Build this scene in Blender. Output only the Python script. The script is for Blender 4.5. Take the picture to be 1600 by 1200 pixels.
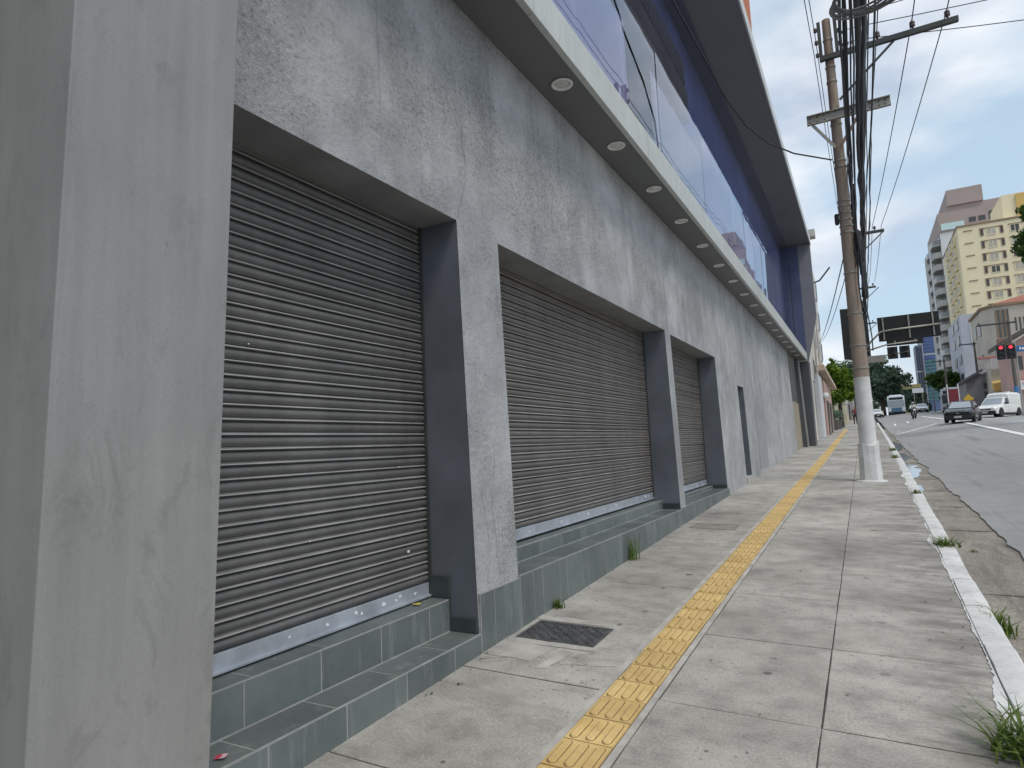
import bpy, bmesh, math, random
from mathutils import Vector, Matrix, noise
random.seed(7)
for o in list(bpy.data.objects): bpy.data.objects.remove(o)
scene = bpy.context.scene
COL = scene.collection
R = math.radians

# ------------------------------------------------------------------ camera
yaw, pitch, roll = R(28.616), R(5.876), R(-2.525)
F = Vector((-math.sin(yaw)*math.cos(pitch), math.cos(yaw)*math.cos(pitch), math.sin(pitch)))
Rt = Vector((math.cos(yaw), math.sin(yaw), 0)); U = Rt.cross(F)
r_ = math.cos(roll)*Rt + math.sin(roll)*U; u_ = -math.sin(roll)*Rt + math.cos(roll)*U
scene.cycles.max_bounces = 6; scene.cycles.diffuse_bounces = 3; scene.cycles.glossy_bounces = 3; scene.cycles.transparent_max_bounces = 6
cam = bpy.data.cameras.new('camera'); camo = bpy.data.objects.new('camera', cam); COL.objects.link(camo)
cam.sensor_width = 36; cam.lens = 22.5; cam.clip_start = 0.05; cam.clip_end = 5000
m = Matrix.Identity(4)
for i, a in enumerate((r_, u_, -F)):
    for k in range(3): m[k][i] = a[k]
m.translation = (0, 0, 1.5); camo.matrix_world = m
scene.camera = camo

# ------------------------------------------------------------------ world, sun, exposure
SUN_EL, SUN_AZ = R(58), R(118)            # azimuth measured clockwise from +y (street direction)
w = bpy.data.worlds.new('World'); scene.world = w; w.use_nodes = True
nt = w.node_tree; nt.nodes.clear()
def wn(t, **k):
    n = nt.nodes.new(t)
    for a, b in k.items(): setattr(n, a, b)
    return n
out = wn('ShaderNodeOutputWorld'); bg = wn('ShaderNodeBackground'); bg.inputs[1].default_value = 0.105
sky = wn('ShaderNodeTexSky', sky_type='NISHITA', sun_disc=False, sun_elevation=SUN_EL, sun_rotation=SUN_AZ)
sky.air_density = 1.0; sky.dust_density = 2.2; sky.ozone_density = 1.6
tc = wn('ShaderNodeTexCoord'); mp = wn('ShaderNodeMapping'); mp.inputs['Scale'].default_value = (1.5, 1.5, 3.2)
mp.inputs['Location'].default_value = (0.65, 0.2, 0.35)
nz = wn('ShaderNodeTexNoise'); nz.inputs['Scale'].default_value = 1.35; nz.inputs['Detail'].default_value = 7; nz.inputs['Roughness'].default_value = .52
nz.inputs['Distortion'].default_value = .25
cr = wn('ShaderNodeValToRGB'); cr.color_ramp.elements[0].position = .43; cr.color_ramp.elements[1].position = .60
nz2 = wn('ShaderNodeTexNoise'); nz2.inputs['Scale'].default_value = 3.1; nz2.inputs['Detail'].default_value = 6
cc = wn('ShaderNodeValToRGB'); e = cc.color_ramp.elements
e[0].position = .34; e[0].color = (3.9, 4.5, 5.6, 1); e[1].position = .62; e[1].color = (8.4, 8.4, 8.5, 1)
# a general thin veil, then clouds on top
veil = wn('ShaderNodeMixRGB'); veil.inputs[0].default_value = .55; veil.inputs[2].default_value = (5.6, 7.2, 8.4, 1)
mx = wn('ShaderNodeMixRGB')
L = nt.links.new
L(tc.outputs['Generated'], mp.inputs[0]); L(mp.outputs[0], nz.inputs['Vector']); L(mp.outputs[0], nz2.inputs['Vector'])
L(nz.outputs[0], cr.inputs[0]); L(nz2.outputs[0], cc.inputs[0])
L(sky.outputs[0], veil.inputs[1]); L(veil.outputs[0], mx.inputs[1]); L(cc.outputs[0], mx.inputs[2])
ml = wn('ShaderNodeMath', operation='MULTIPLY'); ml.inputs[1].default_value = .9
L(cr.outputs[0], ml.inputs[0]); L(ml.outputs[0], mx.inputs[0])
L(mx.outputs[0], bg.inputs[0]); L(bg.outputs[0], out.inputs[0])
sl = bpy.data.lights.new('sun', 'SUN'); sl.energy = 1.5; sl.angle = R(20); sl.color = (1, .93, .83)
so = bpy.data.objects.new('sun', sl); COL.objects.link(so)
sd = Vector((math.sin(SUN_AZ)*math.cos(SUN_EL), math.cos(SUN_AZ)*math.cos(SUN_EL), math.sin(SUN_EL)))
so.rotation_euler = (-sd).to_track_quat('-Z', 'Y').to_euler(); so.location = sd*60
scene.view_settings.view_transform = 'Standard'; scene.view_settings.look = 'None'
scene.view_settings.exposure = 0.32; scene.view_settings.gamma = 1

# ------------------------------------------------------------------ ground levels
SX, SY = -.0237, .0329
def P(y):
    z = SY*min(y, 28)
    if y > 28: z += .036*(min(y, 130)-28)
    if y > 130: z += .02*(min(y, 300)-130)
    return z
def zs(x, y): return P(y) + SX*x                       # sidewalk
def xk(y): return .46 + .012*max(0, min(y, 30)) + (.006*(y-30) if y > 30 else 0)   # kerb inner edge
def sm(a): a = max(0, min(1, a)); return a*a*(3-2*a)
def zr(x, y): return P(y) - .165 + .44*sm((x-1.0)/5.5)  # road
def zgut(y): return zs(xk(y), y) - .15

# ------------------------------------------------------------------ materials
MATS = {}
class NT:
    def __init__(s, name):
        s.m = bpy.data.materials.new(name); s.m.use_nodes = True; s.t = s.m.node_tree
        s.b = s.t.nodes['Principled BSDF']; s.out = s.t.nodes['Material Output']
        s.pos = None; MATS[name] = s.m
    def n(s, t, **k):
        x = s.t.nodes.new(t)
        for a, b in k.items(): setattr(x, a, b)
        return x
    def l(s, a, b): s.t.links.new(a, b)
    def P(s, scale=(1, 1, 1), rot=None):
        if s.pos is None: s.pos = s.n('ShaderNodeNewGeometry')
        mp = s.n('ShaderNodeMapping'); mp.inputs['Scale'].default_value = scale
        if rot: mp.inputs['Rotation'].default_value = rot
        s.l(s.pos.outputs['Position'], mp.inputs[0]); return mp.outputs[0]
    def noise(s, scale, detail=4, rough=.55, vec=None, dist=0):
        x = s.n('ShaderNodeTexNoise'); x.inputs['Scale'].default_value = scale; x.inputs['Detail'].default_value = detail
        x.inputs['Roughness'].default_value = rough; x.inputs['Distortion'].default_value = dist
        s.l(vec if vec is not None else s.P(), x.inputs['Vector']); return x.outputs[0]
    def ramp(s, f, stops):
        x = s.n('ShaderNodeValToRGB'); el = x.color_ramp.elements
        while len(el) < len(stops): el.new(.5)
        for e, (p, c) in zip(el, stops):
            e.position = p; e.color = (c, c, c, 1) if isinstance(c, (int, float)) else (*c, 1)
        s.l(f, x.inputs[0]); return x.outputs[0]
    def mix(s, fac, a, b, mode='MIX'):
        x = s.n('ShaderNodeMixRGB', blend_type=mode)
        for i, v in ((0, fac), (1, a), (2, b)):
            if isinstance(v, (int, float)): x.inputs[i].default_value = v if i == 0 else (v, v, v, 1)
            elif isinstance(v, tuple): x.inputs[i].default_value = (*v, 1)
            else: s.l(v, x.inputs[i])
        return x.outputs[0]
    def math(s, op, a, b=0.):
        x = s.n('ShaderNodeMath', operation=op)
        for i, v in ((0, a), (1, b)):
            if isinstance(v, (int, float)): x.inputs[i].default_value = v
            else: s.l(v, x.inputs[i])
        return x.outputs[0]
    def bump(s, h, strength=.3, dist=.01):
        x = s.n('ShaderNodeBump'); x.inputs['Strength'].default_value = strength; x.inputs['Distance'].default_value = dist
        s.l(h, x.inputs['Height'])
        if s.b.inputs['Normal'].links: s.l(s.b.inputs['Normal'].links[0].from_socket, x.inputs['Normal'])
        s.l(x.outputs[0], s.b.inputs['Normal'])
    def col(s, c):
        if isinstance(c, tuple): s.b.inputs['Base Color'].default_value = (*c, 1)
        else: s.l(c, s.b.inputs['Base Color'])
    def rough(s, r):
        if isinstance(r, (int, float)): s.b.inputs['Roughness'].default_value = r
        else: s.l(r, s.b.inputs['Roughness'])
    def rnd(s):
        return s.n('ShaderNodeObjectInfo').outputs['Random']
    def isl(s):
        if s.pos is None: s.pos = s.n('ShaderNodeNewGeometry')
        return s.pos.outputs['Random Per Island']

def simple(name, c, rough=.6, metal=0., var=.12, scale=3., bump=0., bscale=40., obj=0.):
    """painted / plain surface with uneven tone, dirt and fine relief"""
    s = NT(name)
    f = s.noise(scale, 4, .6)
    k = s.ramp(f, [(.3, 1-var), (.7, 1+var)])
    c2 = s.mix(1., c, k, 'MULTIPLY')
    if obj:
        o = s.ramp(s.rnd(), [(0, 1-obj), (1, 1+obj)]); c2 = s.mix(1., c2, o, 'MULTIPLY')
    s.col(c2); s.b.inputs['Metallic'].default_value = metal
    s.rough(s.ramp(f, [(.3, max(0, rough-.1)), (.7, min(1, rough+.1))]))
    if bump: s.bump(s.noise(bscale, 4), bump, .01)
    return s.m
def flat(name, c, rough=.5, metal=0., emit=None):
    s = NT(name); s.col(c); s.rough(rough); s.b.inputs['Metallic'].default_value = metal
    if emit:
        s.b.inputs['Emission Color'].default_value = (*emit[0], 1); s.b.inputs['Emission Strength'].default_value = emit[1]
    return s.m

def mk_stucco():
    s = NT('stucco')
    big = s.noise(.55, 5, .6, s.P((1, 1, .8)), .4)
    streak = s.noise(1., 5, .6, s.P((1, 3.2, .33)))
    mid = s.noise(3.2, 6, .65)
    c = s.ramp(big, [(.28, (.32, .321, .325)), (.5, (.42, .421, .424)), (.72, (.49, .49, .488))])
    c = s.mix(1., c, s.ramp(streak, [(.3, .86), (.55, 1.01), (.75, 1.09)]), 'MULTIPLY')
    drip = s.noise(1., 4, .6, s.P((1, 16, .22)))
    c = s.mix(s.ramp(drip, [(.64, 0.), (.72, .42)]), c, (.17, .172, .18))
    c = s.mix(1., c, s.ramp(mid, [(.3, .80), (.7, 1.16)]), 'MULTIPLY')
    pit = s.noise(34, 4, .75)
    patch = s.ramp(s.noise(1.1, 3), [(.40, .35), (.6, 1.)])
    c = s.mix(s.math('MULTIPLY', s.ramp(pit, [(.34, .75), (.47, 0.)]), patch), c, (.13, .132, .14))
    c = s.mix(s.math('MULTIPLY', s.ramp(pit, [(.56, 0.), (.68, .5)]), patch), c, (.60, .60, .60))
    # damp repaired patches with their own outline
    wv = s.noise(2.2, 3, .5); v = s.n('ShaderNodeTexVoronoi'); v.inputs['Scale'].default_value = .34; s.l(s.P((1, 1, .8)), v.inputs['Vector'])
    c = s.mix(s.ramp(s.math('ADD', v.outputs['Distance'], s.math('MULTIPLY', wv, .35)), [(.34, .38), (.40, 0.)]), c, (.21, .212, .217))
    s.col(c); s.rough(.82)
    h = s.math('MULTIPLY', s.noise(30, 5, .75), patch)
    s.bump(h, 1., .03); s.bump(s.noise(4, 3), .4, .03)
    return s.m
def mk_concrete():
    s = NT('sidewalk_concrete')
    xy = s.P((1, 1, 0))
    big = s.noise(.7, 6, .6, xy, .3); mid = s.noise(4.5, 6, .65, xy); fine = s.noise(70, 3, .7, xy)
    c = s.ramp(big, [(.28, (.215, .203, .183)), (.5, (.355, .338, .308)), (.72, (.47, .45, .418))])
    c = s.mix(1., c, s.ramp(mid, [(.25, .64), (.5, 1.), (.75, 1.18)]), 'MULTIPLY')
    st = s.noise(1., 5, .7, s.P((.8, 2.6, 0)), .6)
    c = s.mix(s.ramp(st, [(.54, 0.), (.72, .55)]), c, (.20, .185, .165))
    c = s.mix(1., c, s.ramp(fine, [(.3, .74), (.7, 1.2)]), 'MULTIPLY')
    c = s.mix(1., c, s.ramp(s.rnd(), [(0, .93), (1, 1.06)]), 'MULTIPLY')
    # chewing gum and spots, flattened on the slabs
    v = s.n('ShaderNodeTexVoronoi', voronoi_dimensions='2D'); v.inputs['Scale'].default_value = 1.9; s.l(xy, v.inputs['Vector'])
    sepc = s.n('ShaderNodeSeparateColor'); s.l(v.outputs['Color'], sepc.inputs[0])
    dsc = s.math('DIVIDE', v.outputs['Distance'], s.math('ADD', s.math('MULTIPLY', s.math('POWER', sepc.outputs[0], 2.2), 1.15), .05))
    d = s.math('ADD', dsc, s.math('MULTIPLY', s.math('SUBTRACT', s.noise(14, 2, .5, xy), .5), .05))
    sp = s.ramp(d, [(.050, 1.), (.062, 0.)])
    c = s.mix(s.math('MULTIPLY', sp, s.ramp(sepc.outputs[1], [(.1, .35), (.9, .85)])), c, (.075, .072, .068))
    v2 = s.n('ShaderNodeTexVoronoi', voronoi_dimensions='2D'); v2.inputs['Scale'].default_value = 7.; s.l(xy, v2.inputs['Vector'])
    sp2 = s.ramp(v2.outputs['Distance'], [(.06, 1.), (.085, 0.)])
    c = s.mix(s.math('MULTIPLY', sp2, s.ramp(big, [(.45, 0.), (.6, .6)])), c, (.10, .09, .08))
    # grime washed along the kerb edge, patchy
    sx_ = s.n('ShaderNodeSeparateXYZ'); s.l(s.P(), sx_.inputs[0])
    gk = s.math('MULTIPLY', s.ramp(s.math('ADD', sx_.outputs[0], s.math('MULTIPLY', s.noise(2.2, 5, .7, xy), .9)), [(.42, 0.), (.75, 1.)]), s.ramp(s.noise(1., 5, .7, s.P((1.5, 4, 0))), [(.42, 0.), (.6, .75)]))
    c = s.mix(gk, c, (.16, .148, .128))
    s.col(c); s.rough(.85)
    s.bump(fine, .35, .004); s.bump(mid, .25, .01)
    return s.m
def mk_asphalt():
    s = NT('asphalt'); xy = s.P((1, 1, 0))
    c = s.ramp(s.noise(.25, 6, .6, s.P((1.6, .35, 0))), [(.3, (.235, .232, .23)), (.7, (.31, .307, .303))])
    c = s.mix(1., c, s.ramp(s.noise(140, 2, .7, xy), [(.3, .74), (.7, 1.28)]), 'MULTIPLY')
    c = s.mix(1., c, s.ramp(s.noise(1.8, 6, .7, xy), [(.3, .86), (.7, 1.1)]), 'MULTIPLY')
    st = s.noise(1., 4, .6, s.P((2.2, .10, 0)))
    c = s.mix(s.ramp(st, [(.56, 0.), (.72, .45)]), c, (.085, .085, .09))
    s.col(c); s.rough(.75); s.bump(s.noise(160, 2, .7, xy), .5, .005)
    return s.m
def mk_gutter():
    s = NT('gutter_concrete'); xy = s.P((1, 1, 0))
    c = s.ramp(s.noise(.9, 6, .6, xy), [(.3, (.165, .145, .122)), (.7, (.31, .283, .245))])
    v = s.n('ShaderNodeTexVoronoi', voronoi_dimensions='2D'); v.inputs['Scale'].default_value = 75; s.l(xy, v.inputs['Vector'])
    c = s.mix(1., c, s.ramp(v.outputs['Color'], [(.1, .7), (.9, 1.32)]), 'MULTIPLY')
    c = s.mix(s.ramp(s.noise(1., 5, .7, s.P((3.5, .6, 0))), [(.5, 0.), (.7, .7)]), c, (.075, .068, .06))
    s.col(c); s.rough(.8); s.bump(v.outputs['Distance'], .5, .006)
    return s.m
def mk_whitepaint(name, dirt=.5):
    s = NT(name)
    c = s.ramp(s.noise(3.5, 6, .65), [(.25, (.45, .45, .44)), (.55, (.62, .62, .61)), (.8, (.72, .72, .71))])
    c = s.mix(s.ramp(s.noise(11, 7, .75), [(.56, 0.), (.66, dirt)]), c, (.25, .24, .22))
    s.col(c); s.rough(.7); s.bump(s.noise(30, 4), .5, .008)
    return s.m
def mk_tile():
    s = NT('slate_tile')
    c = s.ramp(s.noise(2.2, 6, .65), [(.3, (.095, .115, .112)), (.7, (.155, .175, .170))])
    c = s.mix(1., c, s.ramp(s.rnd(), [(0, .84), (1, 1.16)]), 'MULTIPLY')
    st = s.noise(1., 6, .7, s.P((9, 9, 1.2)))
    c = s.mix(s.ramp(st, [(.56, 0.), (.74, .5)]), c, (.33, .34, .335))
    c = s.mix(s.ramp(s.noise(26, 5, .8), [(.62, 0.), (.7, .6)]), c, (.055, .06, .06))
    s.col(c); s.rough(s.ramp(s.noise(5, 4), [(.3, .38), (.7, .62)])); s.bump(s.noise(22, 5), .25, .004)
    return s.m
def mk_tactile():
    s = NT('tactile_yellow'); xy = s.P((1, 1, 0))
    c = s.ramp(s.noise(5, 5, .6, xy), [(.3, (.52, .35, .13)), (.7, (.67, .485, .21))])
    c = s.mix(1., c, s.ramp(s.rnd(), [(0, .88), (1, 1.1)]), 'MULTIPLY')
    c = s.mix(s.ramp(s.noise(14, 6, .75, xy), [(.55, 0.), (.75, .5)]), c, (.27, .22, .15))
    c = s.mix(s.ramp(s.noise(60, 3, .7, xy), [(.66, 0.), (.72, .55)]), c, (.16, .12, .08))
    s.col(c); s.rough(.75); s.bump(s.noise(70, 3), .3, .003)
    return s.m
def mk_shutter(name, base):
    s = NT(name)
    c = s.ramp(s.noise(1.4, 5, .6, s.P((1, 1, 1))), [(.3, tuple(b*.82 for b in base)), (.7, tuple(b*1.14 for b in base))])
    st = s.noise(1., 6, .7, s.P((1, 7, .5)))
    c = s.mix(1., c, s.ramp(st, [(.3, .8), (.7, 1.15)]), 'MULTIPLY')
    c = s.mix(1., c, s.ramp(s.rnd(), [(0, .92), (1, 1.08)]), 'MULTIPLY')
    # embossed dimple rows
    br = s.n('ShaderNodeTexBrick'); br.inputs['Scale'].default_value = 1.; br.offset = .5
    br.inputs['Brick Width'].default_value = .016; br.inputs['Row Height'].default_value = .0068; br.inputs['Mortar Size'].default_value = .0022
    br.inputs['Mortar Smooth'].default_value = .6
    sep = s.n('ShaderNodeSeparateXYZ'); s.l(s.P(), sep.inputs[0]); cb = s.n('ShaderNodeCombineXYZ')
    s.l(sep.outputs[1], cb.inputs[0]); s.l(sep.outputs[2], cb.inputs[1]); s.l(cb.outputs[0], br.inputs['Vector'])
    c = s.mix(s.math('MULTIPLY', br.outputs['Fac'], .35), c, tuple(b*.45 for b in base))
    s.col(c); s.rough(s.ramp(s.noise(6, 4), [(.3, .38), (.7, .55)])); s.b.inputs['Metallic'].default_value = .25
    s.bump(s.math('SUBTRACT', 1., br.outputs['Fac']), .5, .003)
    return s.m
def mk_panel(name, base, streaks=.2, rough=.42):
    s = NT(name)
    st = s.noise(1., 5, .65, s.P((4, 7, .35)))
    c = s.mix(1., base, s.ramp(st, [(.3, 1-streaks*.6), (.7, 1+streaks*.6)]), 'MULTIPLY')
    c = s.mix(1., c, s.ramp(s.noise(1.6, 5, .6), [(.3, .92), (.7, 1.07)]), 'MULTIPLY')
    sc = s.noise(1., 6, .75, s.P((7, 7, 3.)), .6)
    low = s.n('ShaderNodeSeparateXYZ'); s.l(s.P(), low.inputs[0])
    c = s.mix(s.ramp(sc, [(.54, 0.), (.70, .42)]), c, tuple(b*.5 for b in base))
    c = s.mix(s.ramp(s.noise(1., 4, .6, s.P((30, 30, 9))), [(.70, 0.), (.75, .5)]), c, tuple(b*.4 for b in base))
    c = s.mix(s.ramp(s.noise(1., 3, .6, s.P((6, 14, 1.2)), 1.2), [(.72, 0.), (.76, .10)]), c, tuple(min(.8, b*1.6) for b in base))
    c = s.mix(1., c, s.ramp(s.noise(90, 2, .7), [(.3, .95), (.7, 1.05)]), 'MULTIPLY')
    s.col(c); s.rough(s.ramp(s.noise(3, 4), [(.3, rough-.08), (.7, rough+.1)])); s.bump(s.noise(2.2, 2), .12, .02)
    return s.m
def mk_leaf(name, a, b):
    s = NT(name)
    c = s.ramp(s.isl(), [(0, a), (1, b)])
    c = s.mix(1., c, s.ramp(s.noise(.9, 3), [(.3, .7), (.7, 1.3)]), 'MULTIPLY')
    s.col(c); s.rough(.55); s.b.inputs['Specular IOR Level'].default_value = .3
    tr = s.n('ShaderNodeBsdfTranslucent'); s.l(c, tr.inputs[0]); ms = s.n('ShaderNodeMixShader'); ms.inputs[0].default_value = .3
    s.l(s.b.outputs[0], ms.inputs[1]); s.l(tr.outputs[0], ms.inputs[2]); s.l(ms.outputs[0], s.out.inputs[0])
    return s.m
def mk_glass(name, tint, ior=1.6, refl=(.9, .93, 1.)):
    s = NT(name); t = s.n('ShaderNodeBsdfTransparent'); t.inputs[0].default_value = (*tint, 1)
    g = s.n('ShaderNodeBsdfGlossy'); g.inputs[0].default_value = (*refl, 1); g.inputs['Roughness'].default_value = .012
    fr = s.n('ShaderNodeFresnel'); fr.inputs['IOR'].default_value = ior
    b = s.n('ShaderNodeBump'); b.inputs['Strength'].default_value = .06; b.inputs['Distance'].default_value = .06
    s.l(s.noise(.55, 2, .5, s.P((1, 1, .6))), b.inputs['Height']); s.l(b.outputs[0], g.inputs['Normal']); s.l(b.outputs[0], fr.inputs['Normal'])
    ms = s.n('ShaderNodeMixShader'); s.l(fr.outputs[0], ms.inputs[0]); s.l(t.outputs[0], ms.inputs[1]); s.l(g.outputs[0], ms.inputs[2])
    s.l(ms.outputs[0], s.out.inputs[0]); return s.m
def mk_poleconc():
    s = NT('pole_concrete')
    c = s.ramp(s.noise(1.2, 6, .65, s.P((4, 4, .8))), [(.3, (.20, .155, .12)), (.7, (.34, .275, .22))])
    c = s.mix(s.ramp(s.noise(1., 6, .7, s.P((16, 16, .7))), [(.55, 0.), (.72, .55)]), c, (.12, .095, .08))
    s.col(c); s.rough(.85); s.bump(s.noise(35, 4), .5, .006); return s.m

STUCCO = mk_stucco(); CONC = mk_concrete(); ASPH = mk_asphalt(); GUT = mk_gutter()
KERBW = mk_whitepaint('kerb_white', .55); POLEW = mk_whitepaint('pole_white', .16); TILE = mk_tile(); TACT = mk_tactile()
SHUT = mk_shutter('shutter_metal', (.165, .16, .154)); SHUT2 = mk_shutter('shutter_brown', (.19, .172, .157))
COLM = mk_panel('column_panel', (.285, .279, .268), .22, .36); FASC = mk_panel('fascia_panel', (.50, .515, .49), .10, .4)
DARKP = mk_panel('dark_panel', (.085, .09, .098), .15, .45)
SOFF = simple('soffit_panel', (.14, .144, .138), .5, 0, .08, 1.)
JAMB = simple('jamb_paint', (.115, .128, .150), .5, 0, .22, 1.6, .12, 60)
LINT = simple('lintel_shaded', (.22, .222, .226), .8, 0, .15, 3, .3, 60)  # wall grey darkened: shade of the unlit undersides put into the colour
GROUT = simple('grout', (.31, .31, .30), .9, 0, .2, 6); JOINT = simple('joint_dirt', (.05, .045, .04), .95, 0, .3, 6)
RAIL = simple('rail_galvanised', (.42, .45, .50), .4, .4, .2, 5, .1, 30)
WHITE = simple('white_plastic', (.78, .78, .75), .45, 0, .06, 6); LENS = simple('lamp_lens', (.62, .62, .56), .25, 0, .1, 9)
GLASSB = mk_glass('curtain_glass', (.91, .91, 1.0), 1.88); FILM = simple('lavender_film', (.84, .80, .96), .6, 0, .06, 1.3)
SKYREFL = simple('white_sky_reflection', (.92, .92, .93), .5, 0, .05, 1.)  # bright sky reflection of the clear panes painted as white
BACKB = simple('blue_backing', (.36, .44, .76), .5, 0, .25, .5)
PALE0 = simple('louvre_pale', (.55, .54, .52), .6)
ORANGE = simple('orange_slat', (.50, .16, .07), .7, 0, .15, 4)
POLEC = mk_poleconc(); STEELD = simple('dark_steel', (.05, .055, .052), .55, .3, .2, 8); GALV = simple('galvanised', (.30, .29, .25), .5, .5, .25, 9)
RUST = simple('rusty_brace', (.27, .16, .12), .7, .2, .3, 12); CABLE = flat('black_cable', (.012, .012, .014), .5); CERAM = simple('insulator', (.08, .06, .06), .25, 0, .2, 20)
COILM = simple('grey_coil', (.16, .16, .165), .5, 0, .2, 30)
IRON = simple('cast_iron', (.11, .11, .115), .6, .4, .3, 14, .4, 60)
PATCH = simple('cement_patch', (.40, .38, .35), .9, 0, .25, 5, .4, 45)
LEAFB = mk_leaf('leaf_bright', (.055, .12, .012), (.20, .30, .03)); LEAFD = mk_leaf('leaf_dark_hazed', (.055, .10, .078), (.17, .235, .15))  # dark leaves: bluish distance haze mixed into their colour
LEAFM = mk_leaf('leaf_mid', (.02, .055, .010), (.09, .15, .03)); GRASS = mk_leaf('grass_blade', (.05, .11, .015), (.17, .22, .05))
BARK = simple('bark', (.10, .075, .055), .9, 0, .3, 9, .6, 25)
MARK = simple('road_paint', (.72, .72, .71), .7, 0, .15, 3); BLUEMARK = simple('blue_road_paint', (.50, .62, .78), .7, 0, .2, 2)
BLACK = flat('black_matte', (.012, .012, .013), .6); SIGNB = simple('sign_back', (.009, .0095, .010), .6, .2, .2, 3)
GLASSD = flat('dark_window', (.03, .035, .042), .12); CHROME = flat('chrome', (.6, .6, .6), .25, .9)
WIND = flat('windscreen', (.30, .34, .38), .08); TYRE = flat('tyre', (.018, .018, .018), .85)
TAIL = flat('red_lamp', (.45, .02, .02), .3)

# ------------------------------------------------------------------ mesh helpers
class MB:
    def __init__(s): s.v = []; s.f = []; s.mi = []
    def add(s, vs, fs, mi=0):
        b = len(s.v); s.v += [tuple(p) for p in vs]
        for f in fs: s.f.append(tuple(b+i for i in f)); s.mi.append(mi)
        return s
    def hexa(s, p, mi=0):   # p: 4 bottom (ccw), 4 top
        return s.add(p, [(3, 2, 1, 0), (4, 5, 6, 7), (0, 1, 5, 4), (1, 2, 6, 5), (2, 3, 7, 6), (3, 0, 4, 7)], mi)
    def box(s, x0, x1, y0, y1, z0, z1, mi=0):
        return s.hexa([(x0, y0, z0), (x1, y0, z0), (x1, y1, z0), (x0, y1, z0), (x0, y0, z1), (x1, y0, z1), (x1, y1, z1), (x0, y1, z1)], mi)
    def quad(s, a, b, c, d, mi=0): return s.add([a, b, c, d], [(0, 1, 2, 3)], mi)
    def tube(s, pts, r, n=6, mi=0):
        pts = [Vector(p) for p in pts]; rs = r if isinstance(r, (list, tuple)) else [r]*len(pts)
        vs = []; fs = []
        for i, p in enumerate(pts):
            t = (pts[min(i+1, len(pts)-1)] - pts[max(i-1, 0)]).normalized()
            a = t.orthogonal() if abs(t.z) < .9 else Vector((1, 0, 0)); 
            if abs(t.z) < .9: a = t.cross(Vector((0, 0, 1)))
            a = (a - t*a.dot(t)).normalized(); b = t.cross(a)
            for k in range(n):
                q = 2*math.pi*k/n; vs.append(p + (a*math.cos(q) + b*math.sin(q))*rs[i])
        for i in range(len(pts)-1):
            for k in range(n): fs.append((i*n+k, i*n+(k+1) % n, (i+1)*n+(k+1) % n, (i+1)*n+k))
        fs.append(tuple(range(n))[::-1]); fs.append(tuple((len(pts)-1)*n+k for k in range(n)))
        return s.add(vs, fs, mi)
    def beam(s, a, b, w, h, mi=0, up=(0, 0, 1)):
        a = Vector(a); b = Vector(b); t = (b-a).normalized(); sd = t.cross(Vector(up)).normalized()*w/2; uu = sd.cross(t).normalized()*h/2
        return s.hexa([a-sd-uu, a+sd-uu, b+sd-uu, b-sd-uu, a-sd+uu, a+sd+uu, b+sd+uu, b-sd+uu], mi)
    def prism(s, poly, fn, a, b, mi=0):   # poly of 2-D points, fn(u,v,t)->xyz
        n = len(poly)
        return s.add([fn(u, v, a) for u, v in poly]+[fn(u, v, b) for u, v in poly],
                     [tuple(range(n)), tuple(range(2*n-1, n-1, -1))]+[(i, i+n, (i+1) % n+n, (i+1) % n) for i in range(n)], mi)
    def lathe(s, prof, c, n=16, ax='z', mi=0):
        vs = []
        for r, h in prof:
            for k in range(n):
                q = 2*math.pi*k/n; a, b = r*math.cos(q), r*math.sin(q)
                p = {'z': (a, b, h), 'x': (h, a, b), 'y': (b, h, a)}[ax]; vs.append((c[0]+p[0], c[1]+p[1], c[2]+p[2]))
        fs = [(i*n+k, i*n+(k+1) % n, (i+1)*n+(k+1) % n, (i+1)*n+k) for i in range(len(prof)-1) for k in range(n)]
        fs.append(tuple(range(n))[::-1]); fs.append(tuple((len(prof)-1)*n+k for k in range(n)))
        return s.add(vs, fs, mi)
    def mesh(s, name, mats, smooth=False, bevel=0., norm=True):
        me = bpy.data.meshes.new(name); me.from_pydata(s.v, [], s.f)
        for mt in (mats if isinstance(mats, (list, tuple)) else [mats]): me.materials.append(mt)
        me.polygons.foreach_set('material_index', s.mi)
        if norm or bevel:
            bm = bmesh.new(); bm.from_mesh(me)
            if norm: bmesh.ops.recalc_face_normals(bm, faces=bm.faces)
            if bevel: bmesh.ops.bevel(bm, geom=[e for e in bm.edges if len(e.link_faces) == 2 and e.calc_face_angle(0) > .5], offset=bevel, segments=2, affect='EDGES', profile=.6)
            bm.to_mesh(me); bm.free()
        if smooth: me.polygons.foreach_set('use_smooth', [True]*len(me.polygons)); 
        me.update(); return me
    def build(s, name, mats, parent=None, smooth=False, bevel=0., norm=True, loc=None):
        return link(name, s.mesh(name, mats, smooth, bevel, norm), parent, loc)
def link(name, me, parent=None, loc=None, world=True):
    o = bpy.data.objects.new(name, me); COL.objects.link(o)
    if loc is not None: o.location = loc
    if parent is not None:
        o.parent = parent
        if parent.type == 'EMPTY' and not parent.get('_local'): o.matrix_parent_inverse = Matrix.Translation(-Vector(parent.location))
    return o
def smooth_angle(o, deg=35):
    me = o.data
    bm = bmesh.new(); bm.from_mesh(me)
    for e in bm.edges: e.smooth = not (len(e.link_faces) == 2 and e.calc_face_angle(0) > R(deg))
    for f in bm.faces: f.smooth = True
    bm.to_mesh(me); bm.free(); return o
def tag(o, label, cat, group=None):
    o['label'] = label; o['category'] = cat
    if group: o['group'] = group
    return o
def struct(o): o['kind'] = 'structure'; return o
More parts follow.
